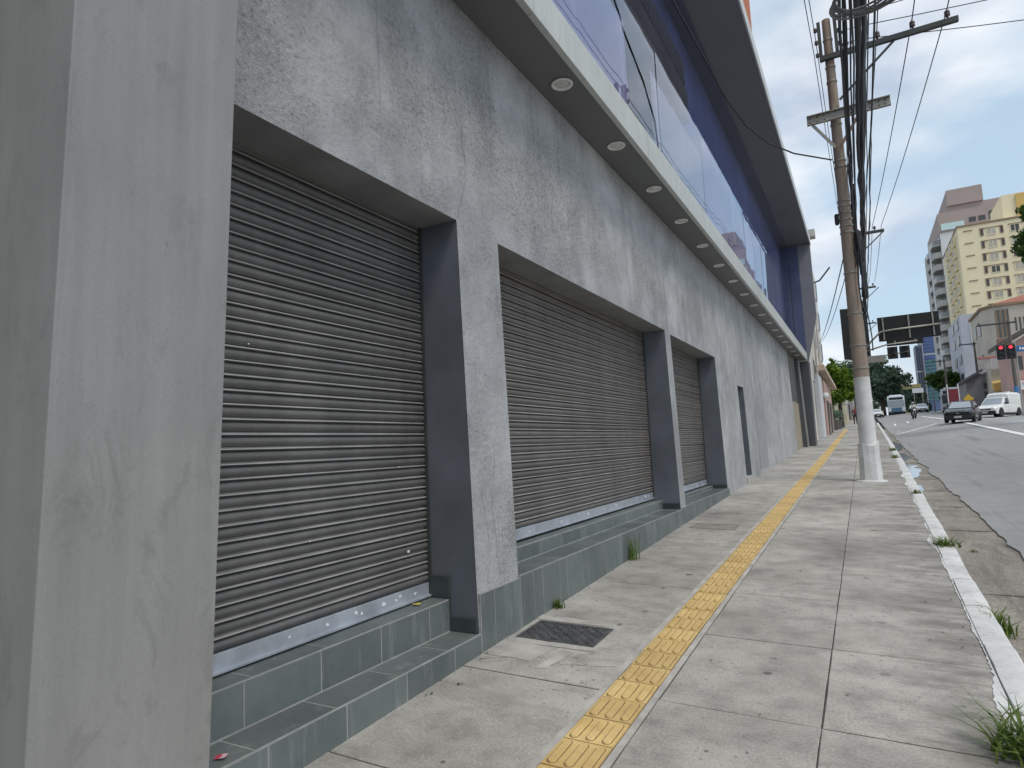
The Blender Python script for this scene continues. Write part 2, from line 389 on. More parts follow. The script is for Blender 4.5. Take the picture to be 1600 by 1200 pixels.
def thing(name, label, cat, loc, group=None, local=False, rz=0):
    o = bpy.data.objects.new(name, None); COL.objects.link(o); o.empty_display_size = .3
    o.location = loc; o.rotation_euler = (0, 0, rz)
    if local: o['_local'] = 1
    return tag(o, label, cat, group)
def copy_tree(o, parent=None):
    c = o.copy(); COL.objects.link(c)
    if parent is not None: c.parent = parent
    for ch in list(o.children): copy_tree(ch, c)
    return c

# ================================================================== GROUND
tm = MB(); XS = [-900, -200, -60, -20, -8, -3, 14, 30, 80, 250, 900]; YS = [-80, -20, 0, 14, 28, 60, 100, 130, 200, 300, 700, 2500]
for y in YS:
    for x in XS: tm.v.append((x, y, P(y) - .55 + (.5*sm((x-8)/8) if x > 0 else 0)))
for j in range(len(YS)-1):
    for i in range(len(XS)-1):
        a = j*len(XS)+i; tm.f.append((a, a+1, a+1+len(XS), a+len(XS))); tm.mi.append(0)
struct(tm.build('ground', simple('earth', (.20, .19, .17), .9, 0, .2, .5)))

# road
rm = MB(); xs = [None, 1.7, 2.2, 3, 4, 5, 6.5, 9, 13, 20, 40]
ys = []; y = -6
while y < 60: ys.append(y); y += .22 if y < 32 else .8
while y < 330: ys.append(y); y += 6
for y in ys:
    xe = 1.36 + .10*noise.noise((0, y*.55, 2)) + .05*noise.noise((4, y*2.3, 1)) + .025*noise.noise((9, y*6, 1)) + (.004*(y-30) if y > 30 else 0)
    rm.v.append((xe, y, zgut(y)-.05))
    for x in xs:
        xx = xe if x is None else x
        rm.v.append((xx, y, max(zr(xx, y), zgut(y)+.014 if xx < 1.75 else -9)))
K = len(xs)+1
for j in range(len(ys)-1):
    for i in range(K-1): a = j*K+i; rm.f.append((a, a+1, a+1+K, a+K)); rm.mi.append(0)
road = struct(rm.build('road', ASPH, smooth=False))
def zroad(x, y):
    return max(zr(x, y), zgut(y)+.014 if x < 1.75 else -9)

# gutter of cast concrete slabs
gb = MB()
for y0 in range(-6, 60, 2): gb.hexa([(xk(y0)+.1, y0, zgut(y0)-.12), (1.9, y0, zgut(y0)-.12), (1.9, y0+2, zgut(y0+2)-.12), (xk(y0+2)+.1, y0+2, zgut(y0+2)-.12),
                                     (xk(y0)+.1, y0, zgut(y0)-.02), (1.9, y0, zgut(y0)-.03), (1.9, y0+2, zgut(y0+2)-.03), (xk(y0+2)+.1, y0+2, zgut(y0+2)-.02)])
gutter = struct(gb.build('gutter', JOINT))
yy = 1.1; gi = 0
while yy < 58:
    ln = random.choice((2.4, 3.1, 2.8, 3.4)); y1 = yy+ln-.018
    q = MB(); n = 6
    for k in range(n+1):
        y = yy + (y1-yy)*k/n; a = xk(y)+.165; b = 1.62
        for x, dz in ((a, .004), ((a+b)/2, -.012), (b, .0)):
            q.v.append((x, y, zgut(y)+dz))
    for k in range(n):
        for i in range(2): a = k*3+i; q.f.append((a, a+1, a+4, a+3)); q.mi.append(0)
    nb = len(q.v)
    for i in (0, n*3): q.quad((q.v[i][0], q.v[i][1], q.v[i][2]), (q.v[i+2][0], q.v[i+2][1], q.v[i+2][2]), (q.v[i+2][0], q.v[i+2][1], q.v[i+2][2]-.05), (q.v[i][0], q.v[i][1], q.v[i][2]-.05))
    o = q.build('gutter_slab', GUT, gutter); yy += ln
# shallow puddles in the gutter
pm = flat('dirty_water', (.30, .33, .38), .06)
for (yc, ln, wd, x0) in ((20.3, 5.0, .30, .0), (25.8, 4.2, .26, .02), (33, 8, .3, .03), (15.6, 1.4, .12, .0)):
    q = MB(); n = 22; lo = []; hi = []
    for k in range(n+1):
        t = k/n; y = yc-ln/2+ln*t; s = math.sin(math.pi*t)**.5
        a = xk(y)+.175+x0; b = a + wd*s*(1+.6*noise.noise((y*1.7, 1, 3)))+.004
        q.v += [(a, y, zgut(y)+.0085), (b, y, zgut(y)+.0075)]
    for k in range(n): q.f.append((2*k, 2*k+1, 2*k+3, 2*k+2)); q.mi.append(0)
    struct(q.build('puddle', pm))

# sidewalk bed and slabs
sb = MB()
for y0 in range(-4, 130, 2):
    y1 = y0+2; xa, xb = -3.1 if y0 < 33 else -3.4, None
    sb.hexa([(xa, y0, zs(xa, y0)-.3), (xk(y0)+.05, y0, zs(xk(y0), y0)-.3), (xk(y1)+.05, y1, zs(xk(y1), y1)-.3), (xa, y1, zs(xa, y1)-.3),
             (xa, y0, zs(xa, y0)-.0045), (xk(y0)+.05, y0, zs(xk(y0)+.05, y0)-.0045), (xk(y1)+.05, y1, zs(xk(y1)+.05, y1)-.0045), (xa, y1, zs(xa, y1)-.0045)])
sidewalk = struct(sb.build('sidewalk', JOINT))
yj = [1.18+1.15*i for i in range(47)]
def slab(x0a, x0b, x1a, x1b, y0, y1):
    q = MB(); N = 5; jj = lambda: random.uniform(-.002, .002)
    def edge(xa, ya, xb, yb, n):
        return [(xa+(xb-xa)*k/n+jj(), ya+(yb-ya)*k/n+jj()) for k in range(n)]
    ring = edge(x0a, y0, x1a, y0, N)+edge(x1a, y0, x1b, y1, N)+edge(x1b, y1, x0b, y1, N)+edge(x0b, y1, x0a, y0, N)
    cx = sum(p[0] for p in ring)/len(ring); cy = sum(p[1] for p in ring)/len(ring); n = len(ring)
    ins = [(p[0]+(cx-p[0])/max(.1, math.hypot(cx-p[0], cy-p[1]))*.005, p[1]+(cy-p[1])/max(.1, math.hypot(cx-p[0], cy-p[1]))*.005) for p in ring]
    dz = random.uniform(-.0015, .0015)
    vs = [(x, y, zs(x, y)-.02) for x, y in ring]+[(x, y, zs(x, y)-.004+dz) for x, y in ring]+[(x, y, zs(x, y)+dz) for x, y in ins]
    fs = [(i, (i+1) % n, n+(i+1) % n, n+i) for i in range(n)]+[(n+i, n+(i+1) % n, 2*n+(i+1) % n, 2*n+i) for i in range(n)]+[tuple(2*n+i for i in range(n))]
    q.add(vs, fs); return q.build('slab', CONC, sidewalk)
SL, SRR = -1.425, -1.095
g = .0065
for i in range(len(yj)-1):
    a, b = yj[i]+g, yj[i+1]-g
    if a < -1: continue
    slab(-2.62 if a < 33 else -3.2, -2.62 if a < 33 else -3.2, SL-.004, SL-.004, a, b)
    slab(SRR+.004, SRR+.004, -.308, -.308, a, b)
    slab(-.302, -.302, xk(a)-.004, xk(b)-.004, a, b)
# mortar bed either side of the tactile strip
q = MB()
for y0 in [-1+.5*i for i in range(112)]:
    y1 = y0+.5
    for xa, xb in ((SL, -1.386), (-1.130, SRR)):
        q.hexa([(xa, y0, zs(xa, y0)-.02), (xb, y0, zs(xb, y0)-.02), (xb, y1, zs(xb, y1)-.02), (xa, y1, zs(xa, y1)-.02),
                (xa, y0, zs(xa, y0)+.002), (xb, y0, zs(xb, y0)+.001), (xb, y1, zs(xb, y1)+.001), (xa, y1, zs(xa, y1)+.002)])
q.build('mortar_strip', PATCH, sidewalk)
# tactile tiles
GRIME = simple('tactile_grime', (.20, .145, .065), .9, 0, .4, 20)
def tactile_mesh():
    q = MB(); h = .1225
    q.hexa([(-h, -h, -.02), (h, -h, -.02), (h, h, -.02), (-h, h, -.02), (-h+.002, -h+.002, .004), (h-.002, -h+.002, .004), (h-.002, h-.002, .004), (-h+.002, h-.002, .004)])
    for xc in (-.082, 0, .082):
        pts = []; wd = .0195; ln = .108
        for (cy, s0) in ((ln-wd, 0), (-(ln-wd), math.pi)):
            for k in range(5): t = s0+math.pi*k/4; pts.append((math.cos(t), math.sin(t), cy))
        bot = [(xc+c*wd, cy+s*wd, .003) for c, s, cy in pts]; top = [(xc+c*(wd-.003), cy+s*(wd-.003), .0115) for c, s, cy in pts]
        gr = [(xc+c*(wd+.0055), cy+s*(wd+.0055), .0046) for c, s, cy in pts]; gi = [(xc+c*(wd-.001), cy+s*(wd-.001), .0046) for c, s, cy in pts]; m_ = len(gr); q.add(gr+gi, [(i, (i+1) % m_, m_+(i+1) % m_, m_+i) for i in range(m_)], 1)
        n = len(bot); q.add(bot+top, [(i, (i+1) % n, n+(i+1) % n, n+i) for i in range(n)]+[tuple(range(n, 2*n))])
    return q.mesh('tactile_tile', [TACT, GRIME])
tme = tactile_mesh()
y = 1.0; strip = MB().box(-1.387, -1.129, -.5, -.4, -.05, -.03)
tstrip = struct(strip.build('tactile_paving', TACT)); cnt = 0
while y < 55.5:
    o = link('tactile_tile', tme, tstrip); xc = -1.258+random.uniform(-.003, .003)
    sl_ = (P(y+.1)-P(y-.1))/.2
    o.location = (xc, y, zs(xc, y)+.001+random.uniform(-.001, .002))
    o.rotation_euler = (math.atan(sl_)+random.uniform(-.006, .006), math.atan(-SX)+random.uniform(-.006, .006), random.uniform(-.008, .008))
    y += .2515; cnt += 1
LIDG = simple('grey_lid', (.24, .22, .20), .85, 0, .2, 6, .3, 50)
# access covers
def cover(x0, x1, y0, y1, name, label, par):
    c = thing(name, label, 'manhole cover', ((x0+x1)/2, (y0+y1)/2, zs((x0+x1)/2, (y0+y1)/2)))
    def sh(q, a, b, c_, d, lo, hi): q.hexa([(x, yv, zs(x, yv)+lo) for x, yv in ((a, c_), (b, c_), (b, d), (a, d))]+[(x, yv, zs(x, yv)+hi) for x, yv in ((a, c_), (b, c_), (b, d), (a, d))])
    q = MB(); t = .022
    for a in ((x0, x1, y0, y0+t), (x0, x1, y1-t, y1), (x0, x0+t, y0+t, y1-t), (x1-t, x1, y0+t, y1-t)): sh(q, *a, -.01, .008)
    q.build('frame', IRON if par else LIDG, c)
    q = MB(); sh(q, x0+t, x1-t, y0+t, y1-t, -.01, .003); lid = q.build('lid', IRON if par else LIDG, c)
    if par:
        q = MB(); i = 0
        nx, ny = 13, 9
        for a in range(nx):
            for b in range(ny):
                cx = x0+t+(x1-x0-2*t)*(a+.5)/nx; cy = y0+t+(y1-y0-2*t)*(b+.5)/ny; an = R(45) if (a+b) % 2 else R(-45)
                dx, dy = math.cos(an)*.02, math.sin(an)*.02; ex, ey = -math.sin(an)*.006, math.cos(an)*.006
                pts = [(cx-dx-ex, cy-dy-ey), (cx+dx-ex, cy+dy-ey), (cx+dx+ex, cy+dy+ey), (cx-dx+ex, cy-dy+ey)]
                q.hexa([(px, py, zs(px, py)+.002) for px, py in pts]+[(px, py, zs(px, py)+.009) for px, py in pts])
        o = q.build('tread_pattern', IRON, lid); o['kind'] = 'stuff'
cover(-2.28, -1.70, 4.07, 4.47, 'manhole_cover', 'dark cast iron manhole cover with raised tread in the sidewalk beside the wall', True)
cover(-2.2, -1.6, 8.85, 9.25, 'inspection_cover', 'flat grey inspection cover farther along the sidewalk near the second shutter', False)
# rough cement repairs round the manhole
def patch(pts, dz=.0035):
    q = MB(); n = len(pts); vs = []
    for i in range(n):
        a, b = pts[i], pts[(i+1) % n]
        for k in range(6):
            t = k/6; x = a[0]+(b[0]-a[0])*t; y = a[1]+(b[1]-a[1])*t
            x += .018*noise.noise((x*9, y*9, 1)); y += .018*noise.noise((x*9, y*9, 7)); vs.append((x, y, zs(x, y)+dz))
    q.add(vs, [tuple(range(len(vs)))]); o = q.build('cement_patch', PATCH, sidewalk, norm=False)
patch([(-2.34, 3.72), (-1.98, 3.70), (-1.92, 3.98), (-2.35, 4.0)]); patch([(-1.9, 3.62), (-1.83, 3.63), (-1.78, 3.95), (-1.86, 3.96)])
patch([(-2.36, 3.98), (-1.66, 4.0), (-1.66, 4.07), (-2.36, 4.07)], .0045); patch([(-2.36, 4.50), (-1.75, 4.50), (-1.8, 4.58), (-2.36, 4.62)], .0045)
# kerb
kb = MB()
for y0 in range(-4, 110, 2):
    y1 = y0+2; f = lambda y, d: (xk(y)+d)
    kb.hexa([(f(y0, .012), y0, zs(0, y0)-.4), (f(y0, .158), y0, zs(0, y0)-.4), (f(y1, .158), y1, zs(0, y1)-.4), (f(y1, .012), y1, zs(0, y1)-.4),
             (f(y0, .012), y0, zs(xk(y0), y0)-.012), (f(y0, .158), y0, zs(xk(y0), y0)-.014), (f(y1, .158), y1, zs(xk(y1), y1)-.014), (f(y1, .012), y1, zs(xk(y1), y1)-.012)])
kerb = struct(kb.build('kerb', JOINT))
y = 1.4
while y < 75:
    ln = random.uniform(.78, 1.08); y1 = y+ln-random.uniform(.006, .016); q = MB(); off = random.uniform(-.006, .006); up = random.uniform(-.003, .006)
    n = 6; prof = [(0, -.30), (.0, -.012), (.010, .002), (.08, .006), (.150, .001), (.166, -.016), (.172, -.30)]
    for k in range(n+1):
        yv = y+(y1-y)*k/n
        for a, z in prof:
            wob = .004*noise.noise((a*20, yv*5, 3)) - (.006*max(0, noise.noise((3, yv*9, a*9))) if k in (0, n) else 0)
            q.v.append((xk(yv)+a+off+wob, yv, zs(xk(yv), yv)+z+up+wob))
    M_ = len(prof)
    for k in range(n):
        for i in range(M_-1): a = k*M_+i; q.f.append((a, a+1, a+1+M_, a+M_)); q.mi.append(0)
    q.f.append(tuple(range(M_))); q.mi.append(0); q.f.append(tuple(n*M_+i for i in range(M_))); q.mi.append(0)
    o = q.build('kerb_stone', KERBW, kerb); smooth_angle(o, 40); y += ln
# spilled white paint along the back of the kerb
q = MB(); y = 2.0; n = 0; prev = None
while y < 32:
    wv = .002+.075*max(0, noise.noise((y*1.1, 5, 0))+.08)+.02*max(0, noise.noise((y*5, 0, 2)))+.014*noise.noise((y*17, 0, 4))+.008*noise.noise((y*43, 0, 4)); wv = max(.0005, wv)
    xx = xk(y); a = (xx-wv, y, zs(xx-wv, y)+.0042); b = (xx+.004, y, zs(xx, y)+.0042)
    if prev: q.quad(prev[0], prev[1], b, a)
    prev = (a, b); y += .022
q.build('paint_spill', KERBW, kerb)
# road markings
def strip_line(name, pts, w):
    q = MB(); prev = None
    for i in range(len(pts)-1):
        (xa, ya), (xb, yb) = pts[i], pts[i+1]; d = Vector((xb-xa, yb-ya, 0)); n = max(1, int(d.length/1.)); d.normalize(); s = Vector((d.y, -d.x, 0))*w/2
        for k in range(n+1):
            t = k/n; x = xa+(xb-xa)*t; y = ya+(yb-ya)*t
            l_, r2 = (x-s.x, y-s.y), (x+s.x, y+s.y)
            cur = ((l_[0], l_[1], zroad(*l_)+.012), (r2[0], r2[1], zroad(*r2)+.012))
            if prev: q.quad(prev[0], prev[1], cur[1], cur[0])
            prev = cur
    return q.build(name, BLUEMARK if 'blue' in name else MARK, road)
strip_line('lane_line', [(5.0, 20), (5.25, 32), (5.7, 52), (5.75, 64), (5.6, 84)], .24)
strip_line('stop_line', [(1.62, 45.5), (4.55, 55)], .22)
for a in (([(6.6, 62), (6.7, 65.5)], .2), ([(7.1, 62.), (10.5, 70)], .3), ([(6.9, 55.5), (7.5, 56.3)], .35), ([(7.4, 56.3), (10.4, 60.5)], .4),
          ([(2.3, 64), (2.5, 70)], .15), ([(3.4, 66), (3.55, 72)], .15)): strip_line('lane_dash', a[0], a[1])
strip_line('blue_marking', [(7.2, 46), (9.2, 47.5), (12, 49.5)], .6)
# far pavement on the other side
q = MB()
for (y0, y1, x0, x1) in ((20, 40, 14.5, 22), (64, 200, 10.5, 19)):
    xo = lambda y: x0+(.0 if y < 64 else .02*(y-64))
    n = 12
    for k in range(n):
        a = y0+(y1-y0)*k/n; b = y0+(y1-y0)*(k+1)/n
        q.hexa([(xo(a), a, zr(x0, a)-.3), (x1, a, zr(x0, a)-.3), (x1, b, zr(x0, b)-.3), (xo(b), b, zr(x0, b)-.3),
                (xo(a), a, zr(x0, a)+.13), (x1, a, zr(x0, a)+.13), (x1, b, zr(x0, b)+.13), (xo(b), b, zr(x0, b)+.13)])
struct(q.build('far_pavement', CONC))

# ================================================================== THE COMMERCIAL BUILDING
B = thing('commercial_building', 'grey stucco shop building with roller shutters, blue glass upper floor and metal canopy', 'building', (-2.4, 15, .5))
def xw(z): return -2.345 - .022*(z-.2)         # battered wall face
YE = 27.3
OPEN = [(1.3, 3.70, .30, 3.14), (4.28, 9.08, .57, 3.125), (9.37, 12.58, .60, 3.10), (14.85, 15.6, .70, 2.71)]
ycuts = sorted(set([1.25, YE, 20, 24]+[a for o in OPEN for a in o[:2]])); zc = sorted(set([-.4, 4.93]+[a for o in OPEN for a in o[2:]]))
q = MB()
for i in range(len(ycuts)-1):
    for j in range(len(zc)-1):
        ya, yb, za, zb = ycuts[i], ycuts[i+1], zc[j], zc[j+1]; ym, zm = (ya+yb)/2, (za+zb)/2
        if any(o[0] < ym < o[1] and (o[2] < zm or True) and zm < o[3] and zm > (o[2] if o is not OPEN[0] else -9) for o in OPEN): continue
        q.quad((xw(za), ya, za), (xw(za), yb, za), (xw(zb), yb, zb), (xw(zb), ya, zb))
wall = q.build('wall', STUCCO, B, norm=False)
bm = bmesh.new(); bm.from_mesh(wall.data); bmesh.ops.remove_doubles(bm, verts=bm.verts, dist=1e-4)
bmesh.ops.recalc_face_normals(bm, faces=bm.faces)
if bm.faces[0].normal.x < 0: bmesh.ops.reverse_faces(bm, faces=bm.faces)
bm.to_mesh(wall.data); bm.free()
# repaired patches of darker render on the wall, with ragged outlines
REPR = simple('repair_render', (.30, .303, .31), .85, 0, .16, 2.5, .8, 34)
def repair(poly, sd):
    vs = []
    for i in range(len(poly)):
        a, b = poly[i], poly[(i+1) % len(poly)]
        for k in range(10):
            t = k/10; y = a[0]+(b[0]-a[0])*t; z = a[1]+(b[1]-a[1])*t
            y += .05*noise.noise((y*4, z*4, sd)); z += .05*noise.noise((y*4, z*4, sd+9)); vs.append((xw(z)+.003, y, z))
    q = MB(); q.add(vs, [tuple(range(len(vs)))]); q.build('repair_patch', REPR, B, norm=False)
repair([(17.0, .75), (18.6, .75), (19.0, 2.2), (18.7, 2.55), (17.6, 2.6), (17.0, 2.2)], 1)
# hairline cracks in the render
CRK = flat('crack_dark', (.06, .06, .062), .9)
def crack(pts, w, fn, par, sd):
    q = MB(); prev = None; out = []
    for i in range(len(pts)-1):
        for k in range(9): t = k/9; out.append((pts[i][0]+(pts[i+1][0]-pts[i][0])*t, pts[i][1]+(pts[i+1][1]-pts[i][1])*t))
    out.append(pts[-1])
    for i, (a, b) in enumerate(out):
        j = .025*noise.noise((a*7, b*7, sd))+.01*noise.noise((a*31, b*31, sd)); ww = w*(.35+.65*abs(noise.noise((a*5, b*5, sd+3))))
        dx, dy = out[min(i+1, len(out)-1)][0]-out[max(i-1, 0)][0], out[min(i+1, len(out)-1)][1]-out[max(i-1, 0)][1]; l_ = math.hypot(dx, dy) or 1; nx, ny = -dy/l_, dx/l_
        cur = (fn(a+nx*(j-ww), b+ny*(j-ww)), fn(a+nx*(j+ww), b+ny*(j+ww)))
        if prev: q.quad(prev[0], prev[1], cur[1], cur[0])
        prev = cur
    return q.build('crack', CRK, par, norm=False)
wf = lambda y, z: (xw(z)+.0025, y, z)
crack([(3.72, 3.16), (3.86, 3.5), (3.83, 3.9)], .0022, wf, B, 1); crack([(4.02, .62), (3.95, 1.1), (4.06, 1.6)], .002, wf, B, 2); crack([(3.85, .6), (3.9, .9), (3.82, 1.25)], .002, wf, B, 3)
crack([(9.1, 3.14), (9.3, 3.6), (9.2, 4.3)], .003, wf, B, 4); crack([(16.2, 3.5), (16.4, 3.1), (16.9, 3.0)], .005, wf, B, 5); crack([(7.2, 3.2), (7.3, 3.7)], .0022, wf, B, 6)
gf = lambda x, y: (x, y, zs(x, y)+.0028)
crack([(-2.3, 3.62), (-2.0, 3.78), (-1.75, 3.74), (-1.45, 3.8)], .003, gf, sidewalk, 7); crack([(-.9, 5.9), (-.6, 6.3), (-.34, 6.35)], .0025, gf, sidewalk, 8); crack([(-.3, 7.5), (.05, 7.8), (.5, 7.7)], .003, gf, sidewalk, 9); crack([(-2.3, 7.6), (-1.9, 7.7), (-1.5, 8.0)], .003, gf, sidewalk, 10)
# reveals: jambs and lintel soffits
XSH = -2.74
for k, (a, b, z0, z1) in enumerate(OPEN):
    dp = XSH-.12 if k < 3 else -2.62
    e = .002
    for side, (yy0, yy1) in (('far', (b+e, b+.05)), ('near', (a-.05, a-e))):
        if k == 0 and side == 'near': continue
        q = MB(); zb0 = z0-.1
        q.hexa([(dp, yy0, zb0), (xw(zb0)-e, yy0, zb0), (xw(zb0)-e, yy1, zb0), (dp, yy1, zb0), (dp, yy0, z1+.05), (xw(z1)-e, yy0, z1+.05), (xw(z1)-e, yy1, z1+.05), (dp, yy1, z1+.05)])
        q.build('jamb', JAMB, B)
    q = MB(); q.hexa([(dp, a-.05, z1+e), (xw(z1)-e, a-.05, z1+e), (xw(z1)-e, b-.0, z1+e), (dp, b, z1+e), (dp, a-.05, z1+.2), (xw(z1+.2)-e, a-.05, z1+.2), (xw(z1+.2)-e, b, z1+.2), (dp, b, z1+.2)])
    q.build('lintel', LINT, B)
# roller shutters
BEAD = simple('slat_lip_highlight', (.40, .385, .365), .38, .3, .22, 3.)  # sky highlight on the slat lips, painted as a lighter tone
def slat_mesh(y0, y1, pitch, mat):
    prof = [(-.014, 0), (-.004, .002)]
    for k in range(8):
        t = k/7; prof.append((-.004+.016*math.sin(math.pi*t)**.8, .003+.047*t))
    prof += [(-.013, .0525), (-.013, .0555)]
    for k in range(6):
        t = math.pi*(-.5+k/5*1.05); prof.append((-.003+.0165*math.cos(t), .0625+.0062*math.sin(t)))
    prof += [(-.014, .0695), (-.014, .0735)]
    sc = pitch/.0735; q = MB(); n = len(prof)
    for yv in (y0, y1):
        for x, z in prof: q.v.append((x, yv, z*sc))
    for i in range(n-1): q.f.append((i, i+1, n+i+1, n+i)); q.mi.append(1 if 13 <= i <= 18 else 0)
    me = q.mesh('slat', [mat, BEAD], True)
    bm = bmesh.new(); bm.from_mesh(me)
    if sum(f.normal.x*f.calc_area() for f in bm.faces) < 0: bmesh.ops.reverse_faces(bm, faces=bm.faces)
    for ed in bm.edges: ed.smooth = len(ed.link_faces) < 2 or ed.calc_face_angle(0) < .75
    bm.to_mesh(me); bm.free(); return me
def shutter(y0, y1, zb, zt, mat, pitch=.0735, x=XSH, rail=.085):
    q = MB(); q.box(x-.05, x+.012, y0+.02, y1-.02, zb+.012, zb+.012+rail); q.box(x-.03, x+.03, y0+.02, y1-.02, zb+.005, zb+.02)
    s = q.build('roller_shutter', RAIL, B, bevel=.003)
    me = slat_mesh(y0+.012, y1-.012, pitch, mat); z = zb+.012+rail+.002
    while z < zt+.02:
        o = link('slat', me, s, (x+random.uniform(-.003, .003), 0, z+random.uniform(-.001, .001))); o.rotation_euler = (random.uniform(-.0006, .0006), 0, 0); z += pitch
    for ya, yb in ((y0+.001, y0+.026), (y1-.026, y1-.001)):
        q = MB(); q.box(x-.035, x+.022, ya, yb, zb, zt+.06); q.build('guide_rail', STEELD, s)
    q = MB(); q.quad((x-.06, y0, zb), (x-.06, y1, zb), (x-.06, y1, zt+.1), (x-.06, y0, zt+.1)); q.build('backing', BLACK, s, norm=False)
    return s
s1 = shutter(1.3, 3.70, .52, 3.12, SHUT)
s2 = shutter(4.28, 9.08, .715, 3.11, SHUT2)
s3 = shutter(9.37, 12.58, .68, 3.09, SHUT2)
# small torn sticker scraps on the bottom rails
STK = [flat('paper_scrap', (.75, .76, .76), .8), flat('orange_scrap', (.70, .18, .06), .7)]
for (sh, pts) in ((s1, [(1.98, .575, .035, 1), (1.955, .59, .03, 0), (2.45, .58, .02, 0), (2.72, .575, .03, 0), (2.95, .585, .035, 0), (3.0, .57, .03, 0), (3.2, .58, .04, 0), (3.32, .575, .03, 0), (3.36, .59, .03, 0), (3.52, .575, .025, 0), (1.975, 1.62, .022, 0), (3.46, .86, .03, 0), (3.38, 1.42, .014, 0), (2.6, 1.05, .012, 0), (2.2, 2.1, .012, 0)]),
                  (s2, [(5.9, .77, .04, 0), (6.6, .775, .05, 0), (7.1, .77, .04, 0), (7.5, .78, .05, 0), (8.7, .78, .06, 0), (8.85, .77, .05, 0), (5.2, .76, .03, 0)])):
    for (yc, zc_, sz, mi) in pts:
        q = MB(); n = 7; vs = []
        for k in range(n):
            t = 2*math.pi*k/n; r = sz*.5*random.uniform(.5, 1.1); vs.append((XSH+.0135, yc+r*math.cos(t)*1.2, zc_+r*math.sin(t)*.8))
        q.add(vs, [tuple(range(n))]); q.build('sticker_scrap', STK[mi], sh, norm=False)
# narrow door in the fourth opening
q = MB(); q.box(-2.62, -2.56, 14.855, 15.595, .68, 2.705); d4 = q.build('side_door', JAMB, B)
q = MB(); q.box(-2.56, -2.53, 14.92, 14.95, 1.6, 1.72); q.build('handle', CHROME, d4)
q = MB(); q.hexa([(-2.62, 14.8, .4), (xw(.5)+.03, 14.8, .4), (xw(.5)+.03, 15.62, .4), (-2.62, 15.62, .4), (-2.62, 14.8, .68), (xw(.6)+.03, 14.8, .68), (xw(.6)+.03, 15.62, .68), (-2.62, 15.62, .68)]); q.build('door_sill', PATCH, B, bevel=.008)

# tiled steps: each core is grout-coloured, every slate tile is its own piece
def tilebox(par, x0, x1, y0, y1, z0, z1, name='tile'):
    q = MB(); q.box(x0, x1, y0, y1, z0, z1); return q.build(name, TILE, par, bevel=.0025)
def riser(par, x, y0, y1, zf0, z1, w, start=0):
    """vertical tiles standing on the ground line zf0(y) up to z1, face at x"""
    y = y0-start
    while y < y1-.02:
        a, b = max(y, y0)+.004, min(y+w, y1)-.004
        if b-a > .03:
            za, zb = zf0(a)-.03, zf0(b)-.03; q = MB()
            q.hexa([(x-.03, a, za), (x, a, za), (x, b, zb), (x-.03, b, zb), (x-.03, a, z1-.004), (x, a, z1-.004), (x, b, z1-.004), (x-.03, b, z1-.004)])
            q.build('tile', TILE, par, bevel=.002)
        y += w
def tread(par, x0, x1, y0, y1, z, w, start=0):
    y = y0-start
    while y < y1-.02:
        a, b = max(y, y0)+.004, min(y+w, y1)-.004
        if b-a > .03: tilebox(par, x0, x1, a, b, z-.022, z)
        y += w
gz = lambda y: zs(-2.36, y)
def step(y0, y1, zl, zu, xr, w, start, x_back=-2.80):
    xf = -2.332; q = MB()
    q.box(x_back, xf-.0015, y0, y1, -.3, zl-.0015); q.box(x_back, xr-.0015, y0, y1, zl-.02, zu-.0015)
    s = q.build('entrance_step', GROUT, B)
    riser(s, xf, y0, y1, gz, zl-.004, w, start); tread(s, xr+.006, xf-.008, y0, y1, zl, w, start*1.4)
    riser(s, xr, y0, y1, lambda y: zl+.036, zu-.004, w, start*.6); tread(s, x_back, xr-.008, y0, y1, zu, w*1.0, start*.3)
    return s
st1 = step(1.2, 3.705, .305, .515, -2.565, .47, .16)
st2 = step(4.275, 9.095, .575, .70, -2.60, .47, .1)
st3 = step(9.36, 12.66, .605, .665, -2.62, .47, .2)
# tile base on the pier between the openings, and stepped skirting on the jamb
q = MB(); q.box(-2.5, -2.3335, 3.708, 4.272, -.2, .555); ps = q.build('pier_base', GROUT, B)
riser(ps, -2.331, 3.712, 4.27, gz, .556, .30, .12)
q = MB(); q.box(-2.5, -2.3335, 9.098, 9.357, -.2, .588); ps2 = q.build('pier_base', GROUT, B); riser(ps2, -2.331, 9.10, 9.355, gz, .59, .3, .1)
DKT = simple('dark_skirting', (.045, .055, .055), .4, 0, .2, 6)
for (x0, x1, z0, z1) in ((-2.735, -2.565, .517, .665), (-2.59, -2.562, .31, .515), (-2.562, -2.352, .307, .40)):
    q = MB(); q.box(x0, x1, 3.676, 3.699, z0, z1); q.build('skirting_tile', DKT, B, bevel=.002)
for (x0, x1, y_, z0, z1) in ((-2.73, -2.355, 9.079, .577, .655), (-2.73, -2.355, 12.579, .607, .68)):
    q = MB(); q.box(x0, x1, y_-.022, y_-.001, z0, z1); q.build('skirting_tile', DKT, B, bevel=.002)

# metal clad column at the near end of the facade
def xc(z): return -2.072+.047*z
q = MB(); zt = 5.3
def ring(z, y0, y1, xb, inset=0): return [(xb, y0, z), (xc(z), y0, z), (xc(z), y1, z), (xb, y1, z)]
lean = .03
a = [(-3.3, .945, -.3), (xc(-.3)-.045, .945, -.3), (xc(-.3), 1.49, -.3), (-3.3, 1.49, -.3)]
b = [(-3.3, .995, zt), (xc(zt)-.045, .995, zt), (xc(zt), 1.515, zt), (-3.3, 1.515, zt)]
q.hexa(a+b); q.build('column', COLM, B, bevel=.006)
# return wall with second panel left of the column
q = MB(); q.hexa([(-6, -.5, -.4), (-2.52, -.5, -.4), (-2.52, .94, -.4), (-6, .94, -.4), (-6, -.5, zt), (-2.44, -.5, zt), (-2.44, .99, zt), (-6, .99, zt)]); q.build('side_panel', COLM, B, bevel=.004)

